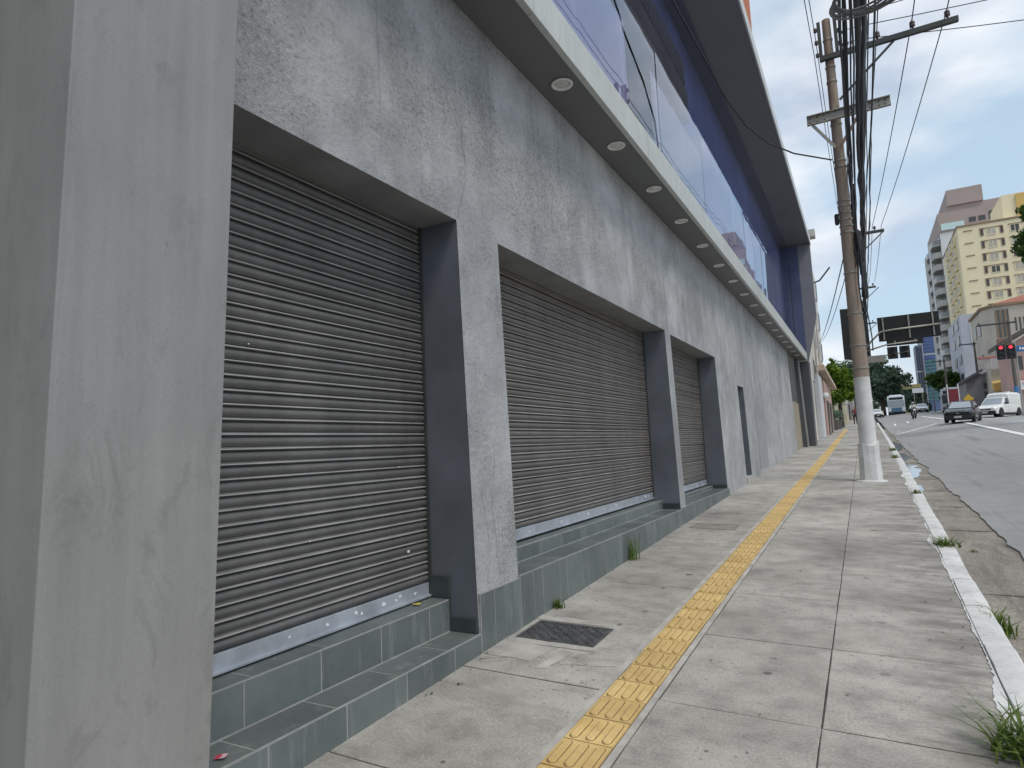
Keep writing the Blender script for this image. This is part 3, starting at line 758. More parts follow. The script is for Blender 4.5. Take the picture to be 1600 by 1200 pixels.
# soffit, fascia with its panels, downlights
SZ, FX = 4.90, -1.98
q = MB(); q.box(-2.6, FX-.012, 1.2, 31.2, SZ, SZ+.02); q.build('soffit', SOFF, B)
y = 1.2
while y < 31.15:
    y1 = min(y+3.05, 31.2); q = MB()
    q.box(FX-.06, FX, y+.003, y1-.003, SZ-.012, SZ+.33); o = q.build('fascia_panel', FASC, B, bevel=.006); y = y1
q = MB(); q.box(-2.55, FX-.062, 1.2, 31.2, SZ+.30, SZ+.325); q.build('ledge', DARKP, B)
rg = MB(); rg.lathe([(.098, .0), (.104, -.010), (.100, -.016), (.078, -.014), (.070, -.004), (.066, .03)], (0, 0, 0), 28)
ringme = rg.mesh('downlight', WHITE, True); ln_ = MB(); ln_.lathe([(.069, -.001), (.060, -.006), (.03, -.012), (.002, -.014)], (0, 0, 0), 28); lensme = ln_.mesh('lens', LENS, True)
for i in range(19):
    y = 5.28+1.472*i-1.472*2
    if y > 31: break
    o = link('downlight', ringme, B, (-2.2+random.uniform(-.006, .006), y, SZ-.002)); link('lens', lensme, o)

# curtain wall
GX = -2.40; GZ0, GZM, GZ1 = 5.05, 7.72, 10.18
fm = MB()
ycw = [1.3+1.66*i for i in range(19)]
q = MB(); q.quad((GX-.35, 1.2, 4.95), (GX-.35, 31.2, 4.95), (GX-.35, 31.2, 10.25), (GX-.35, 1.2, 10.25)); q.build('interior_blind', BACKB, B, norm=False)
cw = fm.box(GX-.07, GX-.012, 1.2, 31.2, 4.96, 5.05).build('curtain_wall_frame', DARKP, B)
for i in range(len(ycw)-1):
    for (za, zb) in ((GZ0, GZM), (GZM, GZ1)):
        q = MB(); t = random.uniform(-.004, .004); t2 = random.uniform(-.004, .004)
        q.quad((GX+t, ycw[i]+.004, za+.003), (GX-t, ycw[i+1]-.004, za+.003), (GX-t+t2, ycw[i+1]-.004, zb-.003), (GX+t+t2, ycw[i]+.004, zb-.003))
        o = q.build('pane', GLASSB, cw, norm=False)
# torn pale film stuck behind the lower panes; the white sheet paints in reflected sky
def film(y0, y1, ztop, mat, zb=5.06, dx=.0):
    q = MB(); n = int((y1-y0)/.06); prev = None
    for k in range(n+1):
        y = y0+(y1-y0)*k/n; z = ztop(y)+.05*noise.noise((y*5, 1, 0))+.10*max(0, noise.noise((y*1.7, 3, 0)))
        cur = ((GX-.03+dx, y, zb), (GX-.03+dx, y, z))
        if prev: q.quad(prev[0], cur[0], cur[1], prev[1])
        prev = cur
    q.build('film_and_sky_reflection', mat, cw, norm=False)
film(1.32, 8.12, lambda y: 7.3, FILM); film(9.35, 12.9, lambda y: 7.25, SKYREFL); film(13.0, 16.1, lambda y: 7.72, FILM)
film(16.15, 17.9, lambda y: 7.75-.15*(y-16.15), FILM); film(17.95, 19.6, lambda y: 7.6-.25*(y-18), FILM, 5.06)
# things seen through the clear panes: added white panel painted as reflected sky, dark ceiling beam, post with brackets, louvre
q = MB(); q.box(GX-.28, GX-.25, 8.15, 12.95, 5.0, 7.3); q.build('sky_reflection_panel', SKYREFL, B)
DKB = simple('interior_dark', (.05, .048, .046), .7, 0, .2, 3)
q = MB(); q.box(GX-.30, GX-.08, 7.3, 11.6, 7.28, 7.72); q.build('ceiling_beam', DKB, B, bevel=.03)
q = MB(); q.box(GX-.30, GX-.10, 7.3, 12.4, 7.75, 8.45); q.build('bulkhead', simple('interior_beige', (.34, .31, .29), .7, 0, .15, 1), B, bevel=.03)
for k in range(26): q = MB(); q.box(GX-.26, GX-.09, 8.9+k*.13, 8.94+k*.13, 8.46, 8.95); q.build('louvre', PALE0, B)
q = MB(); q.box(GX-.24, GX-.12, 8.85, 9.05, 5.0, 7.28); q.build('post', DKB, B, bevel=.01)
for (ya, za, yb2, zb2) in ((8.3, 5.9, 8.9, 6.25), (8.3, 6.5, 8.9, 6.75), (9.0, 6.0, 9.7, 6.4), (9.0, 6.6, 9.6, 7.0), (9.0, 5.5, 9.6, 5.8), (9.3, 5.6, 9.35, 6.3)):
    q = MB(); q.beam((GX-.18, ya, za), (GX-.18, yb2, zb2), .04, .05, up=(1, 0, 0)); q.build('bracket', DKB, B)
# upper canopy and end fin
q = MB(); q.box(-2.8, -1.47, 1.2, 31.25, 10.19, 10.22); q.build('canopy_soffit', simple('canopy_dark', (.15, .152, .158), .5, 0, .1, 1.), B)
y = 1.2
while y < 31.5:
    y1 = min(y+3.05, 31.62); q = MB(); q.box(-1.468, -1.43, y+.003, y1-.003, 10.17, 10.52); q.build('canopy_panel', FASC, B, bevel=.006); y = y1
q = MB(); q.box(-2.8, -1.47, 1.2, 31.6, 10.225, 10.5); q.build('canopy_core', DARKP, B)
fp = [(-2.75, 4.93), (-1.93, 4.93), (-1.46, 6.9), (-1.46, 10.18), (-2.75, 10.18)]
q = MB(); q.prism(fp, lambda u, v, t: (u, t, v), 31.26, 31.6); q.build('end_fin', simple('fin_grey', (.19, .195, .215), .5, 0, .1, 1.), B, bevel=.004)
q = MB(); q.box(-2.38, -1.98, 31.235, 31.257, 5.25, 10.15); q.build('side_glazing', simple('side_glass_blue', (.075, .09, .17), .3, 0, .1, .5), B)
# end bay: recessed tall shutter, metal posts, dark pilaster
q = MB(); q.hexa([(-2.6, YE+.03, .6), (-2.385, YE+.03, .6), (-2.385, 30.3, .6), (-2.6, 30.3, .6), (-2.6, YE+.03, 2.95), (-2.43, YE+.03, 2.95), (-2.43, 30.3, 2.95), (-2.6, 30.3, 2.95)]); q.build('beige_panel', simple('beige_board', (.30, .26, .19), .7, 0, .12, 2), B, bevel=.004)
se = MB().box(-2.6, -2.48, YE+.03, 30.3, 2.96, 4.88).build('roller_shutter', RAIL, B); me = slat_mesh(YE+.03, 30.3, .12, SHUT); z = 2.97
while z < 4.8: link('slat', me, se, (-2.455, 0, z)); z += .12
q = MB(); q.hexa([(-2.9, YE-.05, .5), (xw(.5)-.002, YE-.05, .5), (xw(.5)-.002, YE, .5), (-2.9, YE, .5), (-2.9, YE-.05, 4.89), (xw(4.8)-.002, YE-.05, 4.89), (xw(4.8)-.002, YE, 4.89), (-2.9, YE, 4.89)]); q.build('jamb', JAMB, B)
q = MB(); q.hexa([(-2.6, 30.32, .8), (-2.22, 30.32, .8), (-2.22, 30.8, .8), (-2.6, 30.8, .8), (-2.6, 30.32, 4.89), (-2.34, 30.32, 4.89), (-2.34, 30.8, 4.89), (-2.6, 30.8, 4.89)]); q.build('post', DARKP, B, bevel=.005)
q = MB(); q.hexa([(-2.218, 30.3, .8), (-2.17, 30.3, .8), (-2.17, 30.75, .8), (-2.218, 30.75, .8), (-2.338, 30.3, 4.89), (-2.29, 30.3, 4.89), (-2.29, 30.75, 4.89), (-2.338, 30.75, 4.89)]); q.build('post_edge', COLM, B)
q = MB(); q.box(-2.9, -1.95, 31.26, 32.3, .6, 4.88); q.build('pilaster', DARKP, B, bevel=.006)
q = MB(); q.box(-12, -2.92, 1.2, 32.3, -.4, 10.5); q.build('core', DARKP, B)
# orange slatted block on the roof
q = MB(); q.box(-7, -1.64, 5, 16.0, 10.5, 15.4); ob = q.build('rooftop_block', simple('orange_backing', (.28, .12, .07), .8, 0, .2, 2), B)
slm = MB().box(-1.64, -1.56, 0, .16, 10.54, 15.4).mesh('roof_slat', ORANGE, False, .01)
for i in range(40):
    link('roof_slat', slm, ob, (0, 5.1+i*.272, 0))

# ================================================================== UTILITY POLES
PX, PY = .03, 15.6
def utility_pole(x, y, label, near=False, top=10.9-.51, arm=(-.18, 2.4)):
    z0 = zs(x, y); t = thing('utility_pole', label, 'utility pole', (x, y, z0), 'utility poles along the kerb')
    ht = z0+top; n = 20 if near else 8
    def rad(z): return .168-.082*(z-z0)/top
    zb = z0+2.2
    q = MB(); q.tube([(x, y, z) for z in (zb, zb+1, zb+3, zb+5, ht)], [rad(zb), rad(zb+1), rad(zb+3), rad(zb+5), rad(ht)], n)
    sh = smooth_angle(q.build('shaft', POLEC, t))
    q = MB(); q.tube([(x, y, z) for z in (z0-.1, z0+1, zb+.004)], [.172, rad(z0+1)+.004, rad(zb)+.003], n); smooth_angle(q.build('painted_base', POLEW, t))
    ar = ht-.95
    q = MB(); q.beam((x+arm[0], y-.13, ar), (x+arm[1], y-.13, ar), .09, .115); ca = q.build('crossarm', STEELD, t, bevel=.004)
    q = MB(); q.beam((x+.12, y-.13, ar-1.05), (x+1.25, y-.13, ar-.06), .03, .045); q.build('brace', STEELD, t)
    for dx in (.95, 1.6, 2.22):
        if dx > arm[1]: continue
        q = MB(); q.lathe([(.018, .05), (.018, .11), (.05, .12), (.058, .15), (.035, .17), (.055, .18), (.05, .22), (.03, .25)], (x+dx, y-.13, ar), 10); q.build('insulator', CERAM, ca, smooth=True)
    if near:
        for zz in (2.4, 2.9, 3.6, 4.5, 5.4, 5.55, 5.7, 5.85, 6.0, 6.12, 6.9, 7.05, 7.9, 8.2, 8.9, 9.25, 9.9): 
            zq = z0+zz; q = MB(); q.lathe([(rad(zq)+.003, -.02), (rad(zq)+.014, -.016), (rad(zq)+.014, .016), (rad(zq)+.003, .02)], (x, y, zq), 18); q.build('metal_band', GALV, t)
        # channel section crossarm with holes, knee braces
        zc2 = 8.56; q = MB(); q.box(x-.57, x+1.06, y-.25, y-.17, zc2-.11, zc2-.09); q.box(x-.57, x+1.06, y-.25, y-.17, zc2+.09, zc2+.11); q.box(x-.57, x+1.06, y-.185, y-.165, zc2-.09, zc2+.09)
        ch = q.build('channel_crossarm', GALV, t, bevel=.002)
        for dx in (-.5, -.36, -.22, .3, .55, .68, .84, .96):
            for dz in (-.045, .045):
                q = MB(); q.lathe([(.016, 0), (.016, -.004)], (x+dx, y-.1855, zc2+dz), 10, 'y'); q.build('bolt_hole', BLACK, ch)
        for sx in (-.46, .46):
            q = MB(); q.beam((x+sx, y-.2, zc2-.12), (x+(.05 if sx > 0 else -.05), y-.19, zc2-.74), .03, .06); q.build('knee_brace', RUST if sx > 0 else GALV, t)
        # secondary racks at the top, left and right of the shaft
        for sx, za, zb2 in ((-.16, ht-1.0, ht-.06), (.17, ht-.85, ht+.08)):
            q = MB(); q.box(x+sx-.035, x+sx+.035, y-.13, y-.06, za, zb2); rk = q.build('insulator_rack', STEELD, t, bevel=.003)
            for k in range(3):
                zz = za+.12+k*.3; q = MB(); q.lathe([(.02, 0), (.045, .03), (.03, .055), (.045, .08), (.02, .11)], (x+sx+(.07 if sx > 0 else -.07), y-.1, zz), 10, 'z'); q.build('spool_insulator', CERAM, rk, smooth=True)
        for k in range(3):   # dead-end insulator strings to the right
            zz = ht-.75+k*.3; q = MB()
            for j in range(3): q.lathe([(.01, 0), (.038, .012), (.038, .03), (.01, .045)], (x+.27+j*.09, y-.1, zz), 10, 'x')
            q.tube([(x+.17, y-.1, zz+.02), (x+.6, y-.1, zz+.02)], .008, 5); q.build('strain_insulator', CERAM, t, smooth=False)
        # cement collar at the foot
        q = MB(); n2 = 12; pr = []
        for (rr, zz) in ((.30, -.02), (.295, .012), (.215, .03), (.205, .3), (.198, .6), (.20, .80)):
            for k in range(n2):
                a = 2*math.pi*k/n2; sq = 1/max(abs(math.cos(a)), abs(math.sin(a)))**.55
                jit = 1+.05*noise.noise((math.cos(a)*2, math.sin(a)*2, zz*3)); zz2 = zz+(.10*noise.noise((math.cos(a)*1.5, math.sin(a)*1.5, 9)) if zz > .7 else 0)
                pr.append((x+rr*math.cos(a)*sq*jit, y+rr*math.sin(a)*sq*jit, zs(x+rr*math.cos(a), y)+zz2))
        fs = [(i*n2+k, i*n2+(k+1) % n2, (i+1)*n2+(k+1) % n2, (i+1)*n2+k) for i in range(5) for k in range(n2)]+[tuple(5*n2+k for k in range(n2))]
        q.add(pr, fs); q.build('cement_collar', POLEW, t, bevel=.0)
        # splice boxes strapped to the pole on the street side
        for (dx, dy, zz, hh, rr) in ((.2, -.1, 4.9, .5, .06), (.24, .02, 3.9, .8, .055), (-.17, -.05, 5.6, .25, .045)):
            q = MB(); q.tube([(x+dx, y+dy, z0+zz), (x+dx, y+dy, z0+zz+hh*.1), (x+dx, y+dy, z0+zz+hh*.9), (x+dx, y+dy, z0+zz+hh)], [rr*.6, rr, rr, rr*.6], 10); q.build('splice_box', BLACK, t)
    return t
utility_pole(PX, PY, 'concrete utility pole with white painted base and two crossarms, nearest on the sidewalk', True)
utility_pole(.15, 31.0, 'second utility pole along the kerb, mostly hidden behind the nearest pole', False, 10.0, (-.2, 1.3))
utility_pole(.30, 46.5, 'third utility pole along the kerb, small crossarm showing beside the nearest pole', False, 10.2, (-.2, 1.1))
utility_pole(.45, 63.0, 'farthest utility pole on the near kerb, behind the traffic gantry', False, 9.8, (-.2, 1.2))
# cables
def cable(name, pts, r, label, group=None, sag=0., n=14, seg=6, wob=0., cat='cable', mat=None):
    out = []; pts = [Vector(p) for p in pts]
    for i in range(len(pts)-1):
        a, b = pts[i], pts[i+1]
        for k in range(n+(1 if i == len(pts)-2 else 0)):
            t = k/n; p = a.lerp(b, t); p.z -= sag*4*t*(1-t)
            if wob: p += Vector((noise.noise(p*1.3+Vector((0, 0, r*999))), 0, noise.noise(p*1.1+Vector((5, 0, r*777)))))*wob
            out.append(p)
    q = MB(); q.tube(out, r, seg); return tag(q.build(name, mat or CABLE, smooth=True), label, cat, group)
bun = [(.20, 7.12, .022), (.43, 7.22, .042), (.48, 7.12, .038), (.40, 7.08, .034), (.245, 7.2, .026), (.455, 7.0, .024)]
for i, (dx, z, r) in enumerate(bun):
    rise = SY*15
    cable('telecom_cable', [(dx-.02, -14, z-.55), (dx, PY, z+.42), (dx+.05, 31, z+.95), (dx+.12, 46.5, z+1.6), (dx+.25, 63, z+2.2)], r,
          'thick black telecom cable in the bundle strung along the poles', 'black telecom cables along the poles', .24+.012*i, 26, 7, .035)
for i, (dx, z) in enumerate(((.22, 7.5), (.26, 7.9), (.62, 7.6), (.70, 8.2), (.66, 8.7), (.34, 8.3), (.15, 7.1), (.25, 6.6))):
    cable('thin_wire', [(dx+.02*i, -14, z-.2), (dx, PY, z), (dx+.02, 31, z+.6), (dx+.1, 46.5, z+1.1)], .010+.003*(i % 3), 'thin black wire running beside the cable bundle along the poles', 'thin wires beside the cable bundle', .25, 14, 5, .03)
for i, dx in enumerate((.95, 1.6, 2.22)):
    cable('power_line', [(PX+dx+.1, -14, 9.6), (PX+dx, PY-.13, 10.2), (.15+min(dx*.55, 1.3), 31, 10.35), (.3+min(dx*.48, 1.1), 46.5, 11.2)], .012, ['innermost bare power line on the upper crossarm, nearest the pole', 'middle bare power line on the upper crossarm', 'outermost bare power line at the tip of the upper crossarm'][i], 'power lines on the upper crossarm', .15, 14, 5)
for i, dx in enumerate((-.24, -.30)):
    cable('side_wire', [(PX+dx-.5, -14, 9.9-.3*i), (PX+dx, PY-.1, 10.5-.35*i), (.15+dx, 31, 10.9-.3*i)], .009, ['upper thin wire on the building side of the pole top', 'lower thin wire on the building side of the pole top'][i], 'wires on the building side of the pole', .2, 12, 5)
for i in range(3):
    zz = PY and (.51+10.39-.75+i*.3)
    cable('crossing_wire', [(PX+.6, PY-.1, zz+.02), (17, 22-3*i, zz+1.2)], .010, ['lowest of the three bare wires leaving the pole top across the road', 'middle of the three bare wires leaving the pole top across the road', 'highest of the three bare wires leaving the pole top across the road'][i], 'wires crossing the road', .35, 14, 5)
cable('service_drop', [(-2.2, 7.4, 8.3), (-1.99, 9.2, 8.17), (-1.95, 9.7, 8.14), (-1.85, 10.9, 8.03), (-1.73, 12.0, 7.83), (-1.54, 12.9, 7.67), (-1.25, 13.8, 7.60), (-.82, 14.6, 7.57), (-.12, 15.5, 7.59)], .016, 'black service cable drooping past the canopy to the nearest pole', None, .0, 3, 6)
cable('service_drop', [(-1.9, 41, 6.9), (-.05, 16, 5.6)], .014, 'service cable from the pale building beyond up to the pole', None, .25, 14, 6)
cable('service_drop', [(-1.9, 41, 6.9), (-.05, 16.2, 5.2)], .010, 'lower service cable from the pale building beyond up to the pole', None, .35, 14, 6)
# wraps and drips of cable down the pole
for i in range(7):
    a0 = random.uniform(0, 6.28); zt_ = random.uniform(5.6, 7.6); zb_ = random.uniform(3.2, 5.2); rr = .2+.05*random.random()
    pts = [(PX+rr*math.cos(.3+.15*i+.2*math.sin(k*.9+a0))*1.1, PY-.12-.12*math.sin(i), zb_+(zt_-zb_)*k/8) for k in range(9)]
    cable('riser_cable', pts, .012+.004*(i % 3), 'black riser cable strapped down the street side of the pole', 'riser cables on the nearest pole', 0, 2, 6, .02)
q = MB()
for k in range(6):
    pts = []; rr = .30+.012*k
    for j in range(29):
        a = 2*math.pi*j/28; pts.append((.45+rr*1.05*math.cos(a), 8.35+rr*.9*math.sin(a)+.02*noise.noise((k, j*.4, 0)), 6.72-.018*k+.02*math.sin(a*2+k)))
    q.tube(pts, .014, 6)
tag(q.build('cable_coil', COILM, smooth=True), 'grey coil of spare fibre cable hung on the overhead bundle', 'cable coil')

# ================================================================== TRAFFIC GANTRY
gx, gy = .35, 38.5; gz0 = zs(gx, gy)
TG = thing('traffic_gantry', 'traffic signal mast seen from behind with dark sign backs and curved arms over the road', 'traffic signal', (gx, gy, gz0))
q = MB(); q.tube([(gx, gy, gz0), (gx, gy, gz0+3), (gx, gy, gz0+6.2)], [.13, .11, .09], 12); smooth_angle(q.build('mast', GALV, TG))
def armpts(z0_, z1_, x1_): return [(gx, gy-.1, z0_), (gx+.35, gy-.1, z0_+.35*(z1_-z0_)/.7), (gx+.8, gy-.1, z1_-.05), (gx+1.3, gy-.1, z1_), (x1_, gy-.1, z1_+.05)]
q = MB(); q.tube(armpts(gz0+4.6, gz0+5.55, 3.75), .05, 8); q.build('arm', GALV, TG, smooth=True)
q = MB(); q.tube([(gx, gy-.1, gz0+4.55), (gx+1, gy-.1, gz0+4.8), (2.75, gy-.1, gz0+4.86)], .04, 8); q.build('arm', GALV, TG, smooth=True)
q = MB(); q.tube([(gx, gy-.1, gz0+4.0), (gx+1, gy-.1, gz0+4.25), (2.35, gy-.1, gz0+4.36)], .04, 8); q.build('arm', GALV, TG, smooth=True)
for (x0, x1, z0_, z1_, strs) in ((1.05, 3.78, 5.0, 6.28, (1.3, 2.45, 3.5)), (1.38, 3.0, 4.72, 5.02, (1.75, 2.65))):
    q = MB(); q.box(x0, x1, gy, gy+.05, gz0+z0_, gz0+z1_); sp = q.build('sign_panel', SIGNB, TG, bevel=.01)
    for sx in strs: q = MB(); q.box(sx-.03, sx+.03, gy-.05, gy-.002, gz0+z0_+.06, gz0+z1_-.05); q.build('stiffener', GALV, sp)
def signal(par, x, y, z, mats, s=1., lit=None, away=True):
    nl = len(mats); q = MB(); q.box(x-.20*s, x+.20*s, y-.12*s, y+.05*s, z-.26*s*nl, z+.02*s); h = q.build('signal_head', BLACK, par, bevel=.02*s)
    for k in range(nl):
        zc_ = z-.12*s-.26*s*k; q = MB()
        q.lathe([(.085*s, -.12*s-.005), (.085*s, -.14*s)], (x, y, zc_), 12, 'y'); o = q.build('lamp', mats[k], h)
        q = MB(); pts = []
        for j in range(9):
            a = math.pi*(j/8); pts.append((x+.1*s*math.cos(a), zc_+.1*s*math.sin(a)))
        for j in range(8): q.quad((pts[j][0], y-.12*s, pts[j][1]), (pts[j+1][0], y-.12*s, pts[j+1][1]), (pts[j+1][0], y-.27*s, pts[j+1][1]), (pts[j][0], y-.27*s, pts[j][1]))
        q.build('visor', BLACK if not away else GALV, h, norm=False)
    return h
signal(TG, 1.60, gy, gz0+4.64, [BLACK, BLACK], 1.15); signal(TG, 2.14, gy, gz0+4.64, [BLACK, BLACK], 1.15)
q = MB(); q.hexa([(-.64, gy-.25, gz0+4.2), (.62, gy+.15, gz0+4.2), (.62, gy+.22, gz0+4.2), (-.64, gy-.18, gz0+4.2), (-.64, gy-.25, gz0+6.95), (.62, gy+.15, gz0+6.95), (.62, gy+.22, gz0+6.95), (-.64, gy-.18, gz0+6.95)]); q.build('sign_panel', SIGNB, TG, bevel=.03)
q = MB(); q.box(.45, 1.25, gy-.2, gy-.16, gz0+3.92, gz0+4.28); q.build('name_plate', simple('plate_grey', (.25, .23, .21), .6), TG)

exec_far = True
# ================================================================== TREES
def tree(name, label, x, y, z0, trunk_h, blobs, leaf, size, n, tr=.15, group=None, lean=(0, 0)):
    t = thing(name, label, 'tree', (x, y, z0), group)
    cx = sum(b[0] for b in blobs)/len(blobs); cy = sum(b[1] for b in blobs)/len(blobs)
    q = MB(); top = Vector((x+lean[0], y+lean[1], z0+trunk_h))
    q.tube([(x, y, z0-.1), (x+lean[0]*.3, y+lean[1]*.3, z0+trunk_h*.5), top], [tr*1.3, tr, tr*.8], 8)
    for (bx, by, bz, br) in blobs:
        e = Vector((bx, by, bz)); m2 = top.lerp(e, .5)+Vector((0, 0, -.1*br)); q.tube([top-Vector((0, 0, .2)), m2, e], [tr*.55, tr*.32, tr*.12], 5)
    q.build('trunk', BARK, t, smooth=True)
    vs = []; fs = []; vol = sum(b[3]**2 for b in blobs)
    for (bx, by, bz, br) in blobs:
        k = int(n*br*br/vol); sub = [(random.gauss(0, 1), random.gauss(0, 1), random.gauss(0, 1)) for _ in range(max(6, int(k/45)))]
        subc = []
        for s_ in sub:
            v = Vector(s_).normalized()*br*random.uniform(.55, 1.0); v.z *= .85; subc.append(v)
        for i in range(k):
            c = random.choice(subc); p = c+Vector((random.gauss(0, 1), random.gauss(0, 1), random.gauss(0, .7)))*br*.17
            if p.length > br*1.18: p *= .8
            s_ = size*random.uniform(.6, 1.4); nrm = Vector((random.gauss(0, 1), random.gauss(0, 1), random.gauss(.6, 1))).normalized()
            a = nrm.orthogonal().normalized(); a.rotate(Matrix.Rotation(random.uniform(0, 6.28), 3, nrm)); b2 = nrm.cross(a)
            c0 = Vector((bx, by, bz))+p; i0 = len(vs)
            vs += [c0-a*s_, c0+b2*s_*.45, c0+a*s_, c0-b2*s_*.45]; fs.append((i0, i0+1, i0+2, i0+3))
    q = MB(); q.add(vs, fs); o = q.build('crown', leaf, t, norm=False); return t
def blobs_ell(c, rx, ry, rz, k, br, seed):
    rn = random.Random(seed); o = []
    for i in range(k):
        v = Vector((rn.gauss(0, 1), rn.gauss(0, 1), rn.gauss(0, 1))).normalized()*rn.uniform(.3, .75)
        o.append((c[0]+v.x*rx, c[1]+v.y*ry, c[2]+v.z*rz, br*rn.uniform(.75, 1.2)))
    return o
tree('street_tree', 'bright green street tree overhanging the sidewalk beyond the shop building', -1.7, 62, zs(-1.7, 62), 2.6, blobs_ell((-1.75, 61, 5.9), 1.9, 3.2, 2.1, 14, 1.05, 3), LEAFB, .17, 9000, .16)
tree('background_tree', 'large dark green tree rising behind the nearest pole', -.5, 152, P(152), 6, blobs_ell((-2.2, 152, 12.5), 5.0, 5, 5, 14, 3., 5), LEAFD, .42, 7500, .4, 'dark trees at the end of the avenue')
tree('background_tree', 'dark spreading tree to the right of the nearest pole', 3.6, 150, P(150), 6, blobs_ell((3.8, 150, 11.6), 4.6, 5, 4.9, 14, 2.9, 6), LEAFD, .42, 7500, .4, 'dark trees at the end of the avenue')
tree('background_tree', 'low dark tree behind the motorcycle', 9.5, 146, P(146), 3, blobs_ell((9.2, 146, 7.6), 2.6, 3, 2.8, 10, 1.8, 7), LEAFD, .4, 5500, .3, 'dark trees at the end of the avenue')
tree('background_tree', 'far dark tree behind the bus', 5.6, 165, P(165), 3, blobs_ell((6.2, 165, 8.5), 3.0, 3, 3., 10, 2., 8), LEAFD, .45, 5000, .3, 'dark trees at the end of the avenue')
tree('avenue_tree', 'rounded mid green tree beside the balcony tower', 11.4, 112, zr(11.4, 112), 3.2, blobs_ell((11.0, 112, 8.6), 2.4, 2.4, 1.7, 12, 1.35, 9), LEAFM, .24, 8000, .2)
tree('roadside_tree', 'leafy branches reaching in at the right edge before the yellow tower', 10.6, 40, zr(11, 40), 7.2, blobs_ell((9.1, 40, 11.2), 1.5, 2, 2.3, 14, .95, 10), LEAFM, .16, 7000, .2)

# ================================================================== DISTANT BUILDINGS
def facade_windows(par, rects, y, depth, frame, glass, sill=True):
    """window boxes proud/recessed on a face at constant y (facing the camera)"""
    for (x0, x1, z0, z1) in rects:
        q = MB(); t = .09
        for a in ((x0-t, x0, z0-t, z1+t), (x1, x1+t, z0-t, z1+t), (x0, x1, z0-t, z0), (x0, x1, z1, z1+t)): q.box(a[0], a[1], y-.08, y+.05, a[2], a[3])
        w_ = q.build('window', frame, par)
        q = MB(); q.box(x0, x1, y-.03, y+.02, z0, z1); p = q.build('pane', glass, w_)
        if x1-x0 > .8:
            q = MB(); q.box((x0+x1)/2-.04, (x0+x1)/2+.04, y-.055, y-.031, z0, z1); q.build('mullion', frame, w_)
YELW = simple('yellow_render', (.74, .645, .44), .85, 0, .06, .3); YEL2 = simple('ochre_render', (.62, .42, .14), .85, 0, .06, .3)
MAUV = simple('mauve_render', (.36, .29, .27), .85, 0, .08, .2); PALE = simple('pale_render', (.60, .61, .62), .85, 0, .06, .2)
SHADE = simple('window_dark', (.06, .06, .06), .3, 0, .2, 3); SHADL = simple('window_blind', (.42, .39, .34), .6, 0, .3, 1.)
TRIM = simple('brown_trim', (.24, .17, .11), .8); BALC = simple('balcony_concrete', (.42, .41, .39), .85, 0, .1, .4); BALG = simple('balcony_glass', (.22, .24, .25), .3, 0, .2, .6)
# yellow tower
yb = 130; T = thing('yellow_tower', 'tall yellow apartment block with rows of small windows', 'apartment block', (21.5, yb, P(yb)))
q = MB(); q.box(16.7, 34, yb, yb+22, P(yb)-1, 36.1); q.build('wall', YELW, T)
q = MB(); q.box(23.4, 34, yb+1.5, yb+12, 36.1, 40.4); q.build('roof_block', YELW, T); q = MB(); q.box(25.3, 34, yb+1.2, yb+1.48, 36.2, 40.2); q.build('roof_block_face', YEL2, T)
q = MB(); q.box(16.6, 34.1, yb-.12, yb+22.1, 35.75, 36.05); q.build('cornice', TRIM, T)
for fl in range(12):
    z = 33.6-fl*2.15
    if z < 8: break
    for (x0, x1) in ((17.5, 18.75), (19.7, 22.9), (23.6, 26.3)):
        q = MB(); q.box(x0, x1, yb-.1, yb-.002, z+1.3, z+1.42); q.build('ledge', TRIM, T)
    facade_windows(T, [(19.85, 20.15, z+.2, z+1.2)], yb, 0, TRIM, SHADE)
    facade_windows(T, [(20.75, 21.85, z+.15, z+1.2)], yb, 0, YELW, random.choice((SHADE, SHADL, SHADL)))
    facade_windows(T, [(22.55, 22.85, z+.2, z+1.2)], yb, 0, TRIM, SHADE)
    facade_windows(T, [(23.9, 25.0, z+.15, z+1.2)], yb, 0, YELW, random.choice((SHADE, SHADL, SHADL)))
    for yv in (3, 8, 13):   # bays on the street side
        q = MB(); q.box(16.3, 16.69, yb+yv, yb+yv+2.2, z-.1, z+1.5); bay = q.build('side_bay', YELW, T)
        q = MB(); q.box(16.27, 16.3, yb+yv+.3, yb+yv+1.9, z+.4, z+1.3); q.build('side_window', SHADE, bay)
# balcony tower
yb = 170; T = thing('balcony_tower', 'tall mauve and white tower with stacked rounded balconies', 'apartment block', (22, yb, P(yb)))
q = MB(); q.box(18.6, 31, yb, yb+26, P(yb)-1, 30); q.build('lower_wall', MAUV, T)
q = MB(); q.box(18.6, 31, yb, yb+26, 30.002, 45.8); q.build('wall', PALE, T)
q = MB(); q.box(18.5, 31.2, yb-.15, yb+26, 45.802, 50.2); q.build('upper_wall', MAUV, T)
q = MB(); q.box(20.2, 31.0, yb+2, yb+24, 50.2, 52.1); q.build('penthouse', MAUV, T)
q = MB(); q.box(20.8, 27.4, yb+1.5, yb+20, 52.1, 55.7); q.build('water_tank', MAUV, T)
q = MB(); q.box(18.9, 23.2, yb-.3, yb-.16, 46.2, 47.7); q.build('glass_band', simple('pale_glass', (.52, .66, .66), .2), T)
for (x0, x1) in ((24.2, 25.4), (25.9, 27.1), (27.8, 31)): q = MB(); q.box(x0, x1, yb-.25, yb-.16, 47.2, 48.2 if x1 < 30 else 48.9); q.build('window', SHADE, T)
